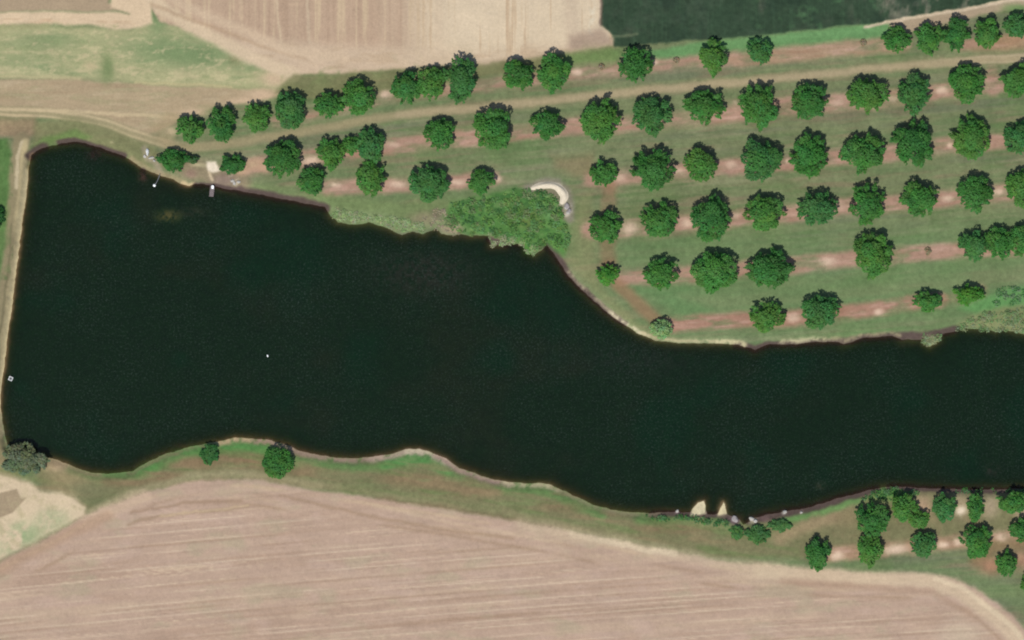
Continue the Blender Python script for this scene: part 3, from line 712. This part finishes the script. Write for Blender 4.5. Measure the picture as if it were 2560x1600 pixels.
# ------------------------------------------------------------------ foliage builders
def leaf_quads(rg, clumps, dens, L, Wd, hub=None, up=0.5):
    Vs, Cs = [], []
    for (c, r, col) in clumps:
        c = np.array(c); r = np.array(r)
        rm = (r[0] * r[1] * r[2]) ** (1 / 3)
        k = max(8, int(dens * 4 * math.pi * rm * rm * 0.65))
        d = rg.normal(size=(k, 3)); d[:, 2] = d[:, 2] * 0.8 + 0.25
        d /= np.linalg.norm(d, axis=1)[:, None]
        f = 0.72 + 0.36 * rg.random(k) ** 0.8
        p_ = c + d * r * f[:, None]
        nrm = d * 0.45 + np.array([0, 0, up + .4]) + rg.normal(size=(k, 3)) * 0.30
        nrm /= np.linalg.norm(nrm, axis=1)[:, None]
        ax = d.copy()
        if hub is not None:
            ax = ax * 0.5 + (p_ - np.array(hub)) / (np.linalg.norm(p_ - np.array(hub), axis=1)[:, None] + 1e-6)
        ax = ax + rg.normal(size=(k, 3)) * 0.45; ax[:, 2] -= 0.2
        t = ax - nrm * np.sum(ax * nrm, 1)[:, None]; t /= np.linalg.norm(t, axis=1)[:, None] + 1e-9
        b_ = np.cross(nrm, t)
        s = (0.7 + 0.6 * rg.random(k))[:, None]
        q = np.stack([p_ - t * s * L / 2, p_ + b_ * s * Wd / 2, p_ + t * s * L / 2, p_ - b_ * s * Wd / 2], 1)
        Vs.append(q.reshape(-1, 3))
        cc = np.array(col)[None] * (0.88 + 0.24 * rg.random((k, 1)))
        cc = cc * (1 + 0.07 * rg.normal(size=(k, 3)))
        Cs.append(np.clip(cc, 0.003, 0.6))
    V = np.concatenate(Vs); C_ = np.concatenate(Cs)
    return V, C_

def tube(bm, pts, rad, seg=7):
    rings = []
    for i, (p_, r) in enumerate(zip(pts, rad)):
        a_ = Vector(pts[max(i - 1, 0)]); b_ = Vector(pts[min(i + 1, len(pts) - 1)])
        d = (b_ - a_).normalized(); u = d.orthogonal().normalized(); w = d.cross(u)
        rings.append([bm.verts.new(Vector(p_) + (u * math.cos(2 * math.pi * k / seg) + w * math.sin(2 * math.pi * k / seg)) * r) for k in range(seg)])
    for r0, r1 in zip(rings[:-1], rings[1:]):
        for k in range(seg):
            bm.faces.new((r0[k], r0[(k + 1) % seg], r1[(k + 1) % seg], r1[k]))
    bm.faces.new(rings[0][::-1]); bm.faces.new(rings[-1])

GREENS = [(0.050, 0.172, 0.034), (0.056, 0.182, 0.037), (0.044, 0.158, 0.034), (0.064, 0.184, 0.036), (0.050, 0.164, 0.043)]
def build_tree(name, box, seed, label, cat, group, col=None, hfac=1.0, dens=8.5, round_=False, kind_low=False):
    x0, x1, y0, y1 = box
    rg = np.random.default_rng(seed)
    y0 += 8; x1 -= 4
    cx, cy = (x0 + x1) / 2, (y0 + y1) / 2
    rx, ry = (x1 - x0) / 2 * M * 1.10, (y1 - y0) / 2 * M * 1.09
    R = (rx + ry) / 2
    H = (1.05 * R + 1.3) * hfac
    gz = ground_z(cx, cy)
    base = W3(cx, cy, gz - 0.05)
    root = tag(empty(name, base), label, cat, group)
    col = np.array(col if col is not None else GREENS[seed % len(GREENS)])
    cl = []; n_o = int(rg.integers(7, 10)); ph = rg.random() * 6.28
    for k in range(n_o):
        a = ph + 2 * math.pi * (k + rg.uniform(-.3, .3)) / n_o
        rr = rg.choice([rg.uniform(.36, .50), rg.uniform(.52, .66), rg.uniform(.64, .76)]) if not round_ else rg.uniform(.58, .66)
        cr = rg.uniform(.22, .36) if not round_ else rg.uniform(.33, .38)
        sx = 1 - (0.0 if round_ else 0.28 * max(0, -math.sin(a)))
        cl.append(((math.cos(a) * rr * rx * sx, math.sin(a) * rr * ry, H * rg.uniform(.40, .58)), (cr * rx, cr * ry, cr * R * 0.85)))
    for k in range(5):
        a = ph + 1 + 2 * math.pi * k / 5; rr = rg.uniform(.2, .38); cr = rg.uniform(.27, .36)
        cl.append(((math.cos(a) * rr * rx, math.sin(a) * rr * ry, H * rg.uniform(.62, .78)), (cr * rx, cr * ry, cr * R * .8)))
    cl.append(((0, 0, H * .78), (.30 * rx, .30 * ry, .22 * H)))
    for k in range(3 if round_ else 18):                       # ragged shoots at the rim, thinning outwards
        a = rg.random() * 6.28; sx = 1 - 0.28 * max(0, -math.sin(a)); zz = H * rg.uniform(.36, .58); r0 = rg.uniform(.66, .86); da = rg.uniform(-.14, .14)
        for rr, cr in ((r0, .13), (r0 + .11, .085), (r0 + .20, .055)):
            cl.append(((math.cos(a + da * (rr - r0) * 8) * rr * rx * sx, math.sin(a + da * (rr - r0) * 8) * rr * ry, zz - (rr - r0) * R * .6), (cr * R, cr * R, cr * R * .8)))
    clc = [(c, r, col * rg.uniform(.84, 1.16) * np.array([rg.uniform(.85, 1.25), 1, rg.uniform(.85, 1.15)])) for c, r in cl]
    V, C_ = leaf_quads(rg, clc, dens * 1.45, 0.58, 0.31, (0, 0, H * .35))
    mesh_obj('crown', quads_mesh('crown', V, len(C_), C_), MAT['leaf'], root)
    bm = bmesh.new()
    th = H * 0.34; tr_ = 0.035 * H + 0.03
    lean = (rg.uniform(-.15, .15), rg.uniform(-.15, .15))
    tube(bm, [(0, 0, -.15), (0, 0, .1), (lean[0] * .5, lean[1] * .5, th * .6), (lean[0], lean[1], th)], [tr_ * 1.5, tr_ * 1.1, tr_ * .9, tr_ * .8], 9)
    for c, r in cl[:n_o:2] + cl[n_o:n_o + 2]:
        tube(bm, [(lean[0], lean[1], th * .92), (c[0] * .45, c[1] * .45, th + (c[2] - th) * .55), (c[0] * .95, c[1] * .95, c[2])], [tr_ * .55, tr_ * .36, tr_ * .14], 6)
    bm_obj('trunk', bm, MAT['bark'], root, True)
    return root

ORD = ['first', 'second', 'third', 'fourth', 'fifth', 'sixth', 'seventh', 'eighth', 'ninth', 'tenth', 'eleventh', 'twelfth', 'thirteenth', 'fourteenth', 'fifteenth', 'sixteenth', 'seventeenth', 'eighteenth', 'nineteenth']
BR = (0.065, 0.210, 0.030)
ROWS = [
 ('row north of the track', 'orchard trees north of the track', [
  (445,511,284,356),(522,595,262,353),(612,681,252,328),(688,772,224,320),(785,863,226,293),(856,944,196,284),(980,1055,171,262),(1045,1118,163,249),
  (1111,1194,141,259),(1258,1337,147,228),(1344,1427,129,228),(1547,1630,116,205),(1750,1818,96,190),(1862,1932,94,162),(2205,2276,63,132),(2286,2357,56,136),
  (2356,2424,43,126),(2430,2502,43,119),(2507,2578,30,93)]),
 ('row just south of the track', 'orchard trees just south of the track', [
  (396,478,368,428),(545,618,383,434),(661,755,345,444),(795,863,338,422),(896,965,315,410),(1065,1141,293,374),(1182,1291,271,376),(1327,1413,274,346),
  (1451,1552,245,354),(1582,1681,241,337),(1708,1815,225,308),(1848,1945,207,321),(1978,2072,205,301),(2117,2218,192,281),(2246,2325,184,284),(2370,2461,159,255),(2500,2590,155,245)]),
 ('row level with the sand heap', 'orchard trees in the row level with the sand heap', [
  (747,820,414,487),(893,969,396,487),(1025,1124,408,503),(1169,1240,418,484),(1478,1545,396,467),(1579,1688,371,471),(1712,1798,365,452),(1846,1952,343,449),
  (1972,2072,332,439),(2102,2213,331,433),(2230,2344,299,415),(2377,2474,288,397),(2507,2590,298,387)]),
 ('row level with the green thicket', 'orchard trees in the row level with the thicket', [
  (1474,1556,525,607),(1605,1694,502,593),(1727,1827,487,601),(1861,1962,486,575),(1992,2091,472,562),(2120,2213,455,559),(2253,2345,450,540),(2393,2481,435,529),(2512,2590,417,516)]),
 ('second row from the lake', 'orchard trees in the second row from the lake', [
  (1493,1552,656,712),(1608,1698,643,720),(1731,1845,624,729),(1866,1979,620,718),(2135,2226,577,691),(2395,2471,569,650),(2458,2534,565,645),(2520,2590,555,642)]),
 ('row nearest the north shore', 'orchard trees in the row nearest the north shore', [
  (1628,1686,793,845),(1873,1962,752,826),(1999,2098,734,820),(2284,2355,722,778),(2382,2457,706,764)]),
 ('southern row beside the shore', 'southern orchard trees beside the shore', [
  (2139,2223,1250,1341),(2223,2292,1229,1300),(2329,2392,1227,1300),(2416,2460,1229,1300),(2491,2568,1222,1281)]),
 ('southern row beside the ploughed field', 'southern orchard trees beside the ploughed field', [
  (2015,2076,1339,1423),(2142,2206,1328,1413),(2274,2344,1323,1390),(2397,2483,1308,1393),(2489,2542,1368,1439),(2525,2592,1288,1353),(2550,2600,1428,1482)]),
]
seed = 100
OVERRIDE = {
 (4, 0): ('small bright green tree on the grass where the shore turns south', BR),
 (5, 0): ('small pale green tree at the lakeside bend, apart from all rows', (0.17, 0.31, 0.12)),
 (5, 4): ('bright yellow-green tree at the east end of the row nearest the north shore', BR),
 (2, 3): ('small square-topped tree west of the white sand heap', None),
 (1, 0): ('low spreading tree beside the pale rocks at the landing', (0.034, 0.138, 0.030)),
 (1, 1): ('low tree just east of the white sand patch at the landing', (0.034, 0.138, 0.030)),
}
for ri, (rn, grp, boxes) in enumerate(ROWS):
    order = sorted(range(len(boxes)), key=lambda k: boxes[k][0])
    for k, bx in enumerate(boxes):
        seed += 1
        wd, hg = bx[1] - bx[0], bx[3] - bx[2]; D = (wd + hg) / 2
        size = 'very large' if D > 106 else 'large' if D > 94 else 'mid-sized' if D > 80 else 'small'
        if wd < 0.82 * hg: size += ' narrow'
        elif wd > 1.18 * hg: size += ' wide'
        lab = '%s orchard tree, %s from west in the %s' % (size, ORD[order.index(k)], rn)
        col = None
        if (ri, k) in OVERRIDE:
            lab, col = OVERRIDE[(ri, k)]
        low = 0.8 if ri == 1 and k < 2 else 1.0
        build_tree('orchard_tree', bx, seed, lab, 'tree', grp, col, hfac=low)

build_tree('orchard_tree', (858,906,336,386), 501, 'very small tree squeezed between two larger ones south of the track', 'tree', 'orchard trees just south of the track')
build_tree('orchard_tree', (466,500,384,408), 502, 'tiny sparse tree touching the low tree beside the pale rocks', 'tree', 'orchard trees just south of the track', (0.05,0.12,0.04))
build_tree('orchard_tree', (2272,2324,1268,1320), 503, 'small ragged tree between the two southern orchard rows', 'tree', 'southern orchard trees beside the shore')
build_tree('shade_tree', (-42,22,512,568), 504, 'dark green tree cut by the left edge beside the dam track', 'tree', None, (0.024, 0.095, 0.024), hfac=.9)
build_tree('round_bush', (661,735,1112,1192), 505, 'round bright green bush alone on the south bank', 'bush', 'bushes on the south bank', (0.048, 0.160, 0.032), hfac=.62, round_=True, dens=10)
build_tree('shore_bush', (504,551,1104,1160), 506, 'small ragged green bush at the south shore west of the round bush', 'bush', 'bushes on the south bank', (0.038, 0.135, 0.034), hfac=.55)
build_tree('shore_bush', (1824,1860,1308,1346), 507, 'smallest dark green bush, under the gap between the sandy spits and stones', 'bush', 'bushes on the south bank', (0.060, 0.165, 0.045), hfac=.38)
build_tree('shore_bush', (1862,1926,1308,1358), 508, 'widest dark green bush beside the stony notch in the south shore', 'bush', 'bushes on the south bank', (0.056, 0.155, 0.045), hfac=.38)
build_tree('shore_bush', (1922,1982,1292,1328), 509, 'low flat green bush east of the stony notch in the south shore', 'bush', 'bushes on the south bank', (0.064, 0.165, 0.048), hfac=.38)
build_tree('willow_tree', (4,122,1100,1186), 510, 'grey-green willow-like tree overhanging the lake corner beside the dam', 'tree', None, (0.115, 0.160, 0.085), hfac=.5, dens=10)
for i, (x, y, r, lab) in enumerate([(1691,150,8,'tiny sapling on the red strip west of the narrow tree north of the track'), (1503,167,8,'tiny sapling on the red strip below the corner of the stubble field'),
                                    (2158,107,9,'tiny sapling at the east end of the bright green strip'), (2319,628,10,'tiny sapling on the long red strip of the second row from the lake')]):
    r *= .75
    build_tree('sapling', (x - r, x + r + 3, y - r - 7, y + r), 520 + i, lab, 'sapling', 'saplings on the bare red strips', (0.24, 0.21, 0.13), hfac=.45, dens=5)

def scatter(name, polys, ncl, rlo, rhi, cols, seed, mat, label, cat, dens=9, L=.6, Wd=.26, hz=.75, up=.7):
    rg = np.random.default_rng(seed); cl = []
    for poly, cnt in zip(polys, ncl):
        xs_ = [p_[0] for p_ in poly]; ys_ = [p_[1] for p_ in poly]; got = 0
        X = rg.uniform(min(xs_), max(xs_), 6000).astype(np.float32); Y = rg.uniform(min(ys_), max(ys_), 6000).astype(np.float32)
        ok = poly_sd(X, Y, poly) > 0
        for x, y in list(zip(X[ok], Y[ok]))[:cnt]:
            r = rg.uniform(rlo, rhi); gz = max(ground_z(x, y), -0.05)
            w_ = W3(x, y, gz + r * hz * .55)
            cl.append((w_, (r, r, r * hz), np.array(cols[int(rg.integers(len(cols)))]) * rg.uniform(.85, 1.15)))
    V, C_ = leaf_quads(rg, cl, dens, L, Wd, None, up)
    o = mesh_obj(name, quads_mesh(name, V, len(C_), C_), mat)
    return tag(o, label, cat, None, 'stuff')
G1 = [(0.100,0.225,0.058),(0.108,0.225,0.072),(0.112,0.232,0.054),(0.092,0.205,0.062),(0.125,0.205,0.060),(0.102,0.220,0.078),(0.050,0.130,0.040),(0.058,0.140,0.034),(0.15,0.21,0.09)]
scatter('thicket', [THICK], [260], .35, .95, G1, 601, MAT['leaf'], 'bright green thicket of low shrubs on the lake bank below the sand heap', 'thicket', 7, .55, .3, .5, 1.2)
G2 = [(0.21,0.28,0.12),(0.18,0.27,0.105),(0.24,0.26,0.15),(0.17,0.25,0.10),(0.23,0.29,0.15)]
scatter('reed_bed', [[(832,540),(846,548),(886,554),(922,548),(965,562),(1005,582),(1031,574),(1058,580),(1060,560),(1000,545),(900,535),(836,520)],
                     [(1220,580),(1306,600),(1340,618),(1336,640),(1316,632),(1300,612),(1230,614)]], [210, 60], .3, .65, G2, 602, MAT['reed'],
        'pale green reeds fringing the lake west of the thicket', 'reeds', 9, .5, .22, .45, 1.2)
G3 = [(0.30,0.25,0.17),(0.26,0.22,0.15),(0.21,0.19,0.13),(0.33,0.28,0.20)]
scatter('dead_brush', [[(1050,555),(1085,520),(1110,524),(1150,550),(1155,588),(1104,584),(1088,572)]], [34], .35, .7, G3, 603, MAT['reed'],
        'tan dead brush at the water edge between the reeds and the green thicket', 'brush', 8, .5, .18, .35, 1.2)
G4 = [(0.16,0.22,0.09),(0.19,0.21,0.11),(0.12,0.21,0.08),(0.18,0.24,0.13)]
scatter('reed_bed', [[(2305,838),(2352,838),(2349,852),(2326,868),(2310,860)],[(2386,826),(2410,800),(2470,780),(2560,770),(2690,770),(2690,840),(2560,832),(2534,828),(2507,822),(2480,828),(2430,824)]], [34, 230], .35, .75, G4, 604, MAT['reed'],
        'straw and green reeds along the north shore at the right edge', 'reeds', 9, .5, .2, .6, .8)
scatter('rank_herbs', [[(2470,748),(2500,715),(2560,700),(2690,680),(2690,745),(2560,758),(2490,764)]], [90], .35, .8, [(0.10,0.22,0.085),(0.075,0.19,0.06),(0.13,0.20,0.11)], 605, MAT['leaf'],
        'light green rank herbs above the reeds at the right edge', 'herbs', 7, .45, .22, .7)
scatter('shore_scrub', [[(2180,1226),(2223,1220),(2300,1224),(2290,1238),(2230,1250),(2180,1246),(2150,1248)],[(1610,1288),(1700,1290),(1760,1293),(1826,1304),(1820,1318),(1740,1306),(1640,1300)],[(2380,1222),(2640,1222),(2640,1236),(2400,1236)]], [70, 60, 40], .3, .65,
        [(0.065,0.19,0.045),(0.05,0.15,0.045),(0.09,0.19,0.08)], 606, MAT['leaf'], 'low bright green scrub along the south shore', 'scrub', 8, .42, .2, .7)

# ------------------------------------------------------------------ sand heap, rocks, landing things
def heap(name, spine, wid, hgt, mat, label, seed):
    rg = random.Random(seed); bm = bmesh.new(); rings = []
    N = len(spine)
    for i, (x, y) in enumerate(spine):
        a_ = spine[max(i - 1, 0)]; b_ = spine[min(i + 1, N - 1)]
        dx, dy = b_[0] - a_[0], b_[1] - a_[1]; L = math.hypot(dx, dy); nx_, ny_ = -dy / L, dx / L
        ring = []
        for k in range(9):
            t = k / 8 * 2 - 1
            w_ = wid[i] * (1 + rg.uniform(-.12, .12))
            px_, py_ = x + nx_ * t * w_, y + ny_ * t * w_
            z = ground_z(px_, py_) - .03 + hgt[i] * max(0, math.cos(t * math.pi / 2)) ** 1.2 * (1 + rg.uniform(-.15, .15))
            ring.append(bm.verts.new(W3(px_, py_, z)))
        rings.append(ring)
    for r0, r1 in zip(rings[:-1], rings[1:]):
        for k in range(8): bm.faces.new((r0[k], r0[k + 1], r1[k + 1], r1[k]))
    o = bm_obj(name, bm, mat, None, True)
    md = o.modifiers.new('sub', 'SUBSURF'); md.levels = 1; md.render_levels = 2
    return tag(o, label, 'sand heap')
heap('sand_heap', [(1327,472),(1336,469),(1346,466),(1356,464),(1366,463),(1378,463),(1388,465),(1397,470),(1404,477),(1410,486),(1411,494),(1407,502),(1402,510)],
     [4,6.5,8,9,9.5,9.5,9.5,10,11,11,10.5,8,5], [.15,.4,.6,.7,.7,.7,.7,.7,.75,.7,.6,.4,.1], MAT['pale sand'], 'curved white sand heap beside the green thicket', 4)

def rock(px, py, sx, sy, sz, mat, label, group, seed, rot=0, float_z=None):
    rg = random.Random(seed); bm = bmesh.new()
    bmesh.ops.create_icosphere(bm, subdivisions=2, radius=1)
    for v in bm.verts:
        f = 1 + .22 * math.sin(3.1 * v.co.x + seed) * math.cos(2.7 * v.co.y + 2 * seed) + rg.uniform(-.1, .1)
        v.co = Vector((v.co.x * sx * f, v.co.y * sy * f, max(v.co.z * f, -.4) * sz))
    o = bm_obj('boulder', bm, mat)
    o.location = W3(px, py, max(ground_z(px, py), -.1) + sz * .3); o.rotation_euler = (0, 0, rot)
    return tag(o, label, 'rock', group)
G = 'pale rocks above the landing'
rock(369, 380, .38, .95, .5, MAT['concrete'], 'tall white rock, longest of the pale rocks above the landing', G, 1)
rock(362.5, 391, .38, .42, .3, MAT['pale rock'], 'small pale rock southwest of the tall white rock', G, 2)
rock(379, 395, .75, .32, .35, MAT['pale rock'], 'flat wide pale rock southeast of the tall white rock', G, 3, .2)
rock(386, 402, .4, .3, .3, MAT['pale rock'], 'small pale rock at the south end of the pale rocks above the landing', G, 7, -.4)
G = 'grey stones at the end of the sand heap'
rock(1417, 516, .6, .8, .4, MAT['grey rock'], 'grey stone touching the end of the curved sand heap', G, 8)
rock(1415, 520.5, .45, .4, .3, MAT['pale rock'], 'pale stone beside the grey stone at the sand heap end', G, 9)
rock(1423, 527, .5, .55, .4, MAT['grey rock'], 'grey stone between two pale stones south of the sand heap', G, 10)
rock(1420, 532, .62, .5, .4, MAT['pale rock'], 'largest pale stone, farthest south of the sand heap', G, 11)
G = 'stones along the south shore'
rock(1962, 1280, .5, .5, .5, MAT['pale rock'], 'pale stone standing in the water edge east of the notch', G, 12)
rock(1879, 1297, .7, .55, .4, MAT['pale rock'], 'broad pale stone in the notch of the south shore', G, 13)
rock(1888, 1303, .5, .45, .35, MAT['pale rock'], 'small pale stone beside the broad one in the south notch', G, 14)
rock(1837, 1298, .85, .9, .4, MAT['grey rock'], 'dark mauve-grey stone between the sandy spits and the notch', G, 15)
rock(1693, 1278, .4, .4, .3, MAT['pale rock'], 'small pinkish stone at the shore west of the sandy spits', G, 16)
rock(2003, 1281, .4, .3, .3, MAT['pale rock'], 'small pale stone on the mud farthest east on the south shore', G, 17)
rock(581, 452, .5, .4, .3, MAT['pale rock'], 'pale grey stone on the bank right of the jetty', 'stones at the landing', 18)
rock(586, 458, .4, .55, .3, MAT['pale rock'], 'pale stone nearest the water right of the jetty', 'stones at the landing', 19)
rock(597, 455, .45, .35, .3, MAT['pale rock'], 'pale stone farthest from the jetty on the landing bank', 'stones at the landing', 20)

def box(bm, x0, x1, y0, y1, z0, z1, bev=0.0):
    r = bmesh.ops.create_cube(bm, size=1)
    for v in r['verts']:
        v.co = Vector((x0 + (v.co.x + .5) * (x1 - x0), y0 + (v.co.y + .5) * (y1 - y0), z0 + (v.co.z + .5) * (z1 - z0)))
    if bev > 0:
        es = set(e for v in r['verts'] for e in v.link_edges)
        bmesh.ops.bevel(bm, geom=list(es), offset=bev, segments=2, affect='EDGES')

# plank jetty
jt = tag(empty('jetty', W3(530, 478, 0)), 'small weathered plank jetty below the white sand patch', 'jetty')
jt.rotation_euler = (0, 0, math.radians(-6))
bm = bmesh.new(); y = -1.35; rgj = random.Random(3)
while y < 1.35:
    o_ = rgj.uniform(-.05, .05); box(bm, -.55 + o_, .55 + o_, y, y + .15, .36, .40, .008); y += .17
bm_obj('deck', bm, MAT['weathered wood'], jt)
for sx in (-.45, .45):
    bm = bmesh.new(); box(bm, sx - .05, sx + .05, -1.4, 1.4, .22, .357); bm_obj('beam', bm, MAT['weathered wood'], jt)
    for yy in (-1.2, 0, 1.15):
        bm = bmesh.new(); tube(bm, [(sx * 1.24, yy, -1.2), (sx * 1.24, yy, .7)], [.06, .055], 8); bm_obj('post', bm, MAT['weathered wood'], jt)
tb = tag(empty('storage_tub', W3(532, 468, .44)), 'white lidded tub standing at the shore end of the jetty', 'tub')
bm = bmesh.new(); box(bm, -.24, .24, -.38, .38, -.03, .38, .04); bm_obj('body', bm, MAT['white plastic'], tb)
bm = bmesh.new(); box(bm, -.27, .27, -.41, .41, .383, .45, .025); bm_obj('lid', bm, MAT['white plastic'], tb)
for sy in (-1, 1):
    bm = bmesh.new(); tube(bm, [(-.1, sy * .43, .3), (0, sy * .47, .3), (.1, sy * .43, .3)], [.015, .015, .015], 6); bm_obj('handle', bm, MAT['grey plastic'], tb)

# intake pipe from the bank to its float
pi = tag(empty('intake_pipe', W3(395, 446, 0)), 'thin grey pipe running from the bank to the white pump float', 'pipe')
bm = bmesh.new(); tube(bm, [(.55, 1.2, .38), (.3, .5, .16), (0, -.3, .1), (-.35, -1.0, .08), (-.7, -1.45, .10)], [.09] * 5, 8); bm_obj('pipe_run', bm, MAT['galvanised steel'], pi, True)
for q in ((.3, .5, .16), (-.35, -1.0, .08)):
    bm = bmesh.new(); tube(bm, [(q[0] + .02, q[1] + .05, q[2]), (q[0] - .02, q[1] - .05, q[2])], [.13, .13], 10); bm_obj('coupling', bm, MAT['galvanised steel'], pi)

def float_thing(name, px, py, r, label, cat, elong=1.0, rot=0):
    t = tag(empty(name, W3(px, py, 0)), label, cat); t.rotation_euler = (0, 0, rot)
    bm = bmesh.new(); bmesh.ops.create_uvsphere(bm, u_segments=18, v_segments=12, radius=r)
    for v in bm.verts: v.co.y *= elong; v.co.z *= .75
    bm_obj('float_body', bm, MAT['white plastic'], t, True)
    bm = bmesh.new(); tube(bm, [(0, 0, r * .66), (0, 0, r * .95), (0, 0, r * 1.05)], [r * .3, r * .28, r * .2], 12); bm_obj('cap', bm, MAT['white plastic'], t)
    bm = bmesh.new()
    pts = [(r * 1.03 * math.cos(a_), r * 1.03 * elong * math.sin(a_), .02) for a_ in [2 * math.pi * k / 20 for k in range(21)]]
    tube(bm, pts, [r * .06] * 21, 6); bm_obj('rim_band', bm, MAT['grey plastic'], t)
    return t
float_thing('pump_float', 386, 463.5, .34, 'bright white round float at the end of the grey pipe', 'float')
float_thing('buoy', 669, 889.5, .17, 'small lone white buoy on the open lake', 'buoy', 1.7, .2)

ib = tag(empty('outlet_box', W3(27, 946.5, 0)), 'square pale concrete outlet box standing in the lake beside the dam', 'outlet box')
ib.rotation_euler = (0, 0, math.radians(-24))
bm = bmesh.new()
for (a0, a1, b0, b1) in ((-.5, .5, .34, .5), (-.5, .5, -.5, -.34), (-.5, -.34, -.337, .337), (.34, .5, -.337, .337)):
    box(bm, a0, a1, b0, b1, -1.6, .45)
bm_obj('wall', bm, MAT['concrete'], ib)
bm = bmesh.new()
for k in range(7): box(bm, -.335, .335, -.33 + k * .1, -.29 + k * .1, .38, .42)
for k in (-.2, .2): box(bm, k - .02, k + .02, -.33, .33, .34, .377)
bm_obj('grating', bm, MAT['galvanised steel'], ib)
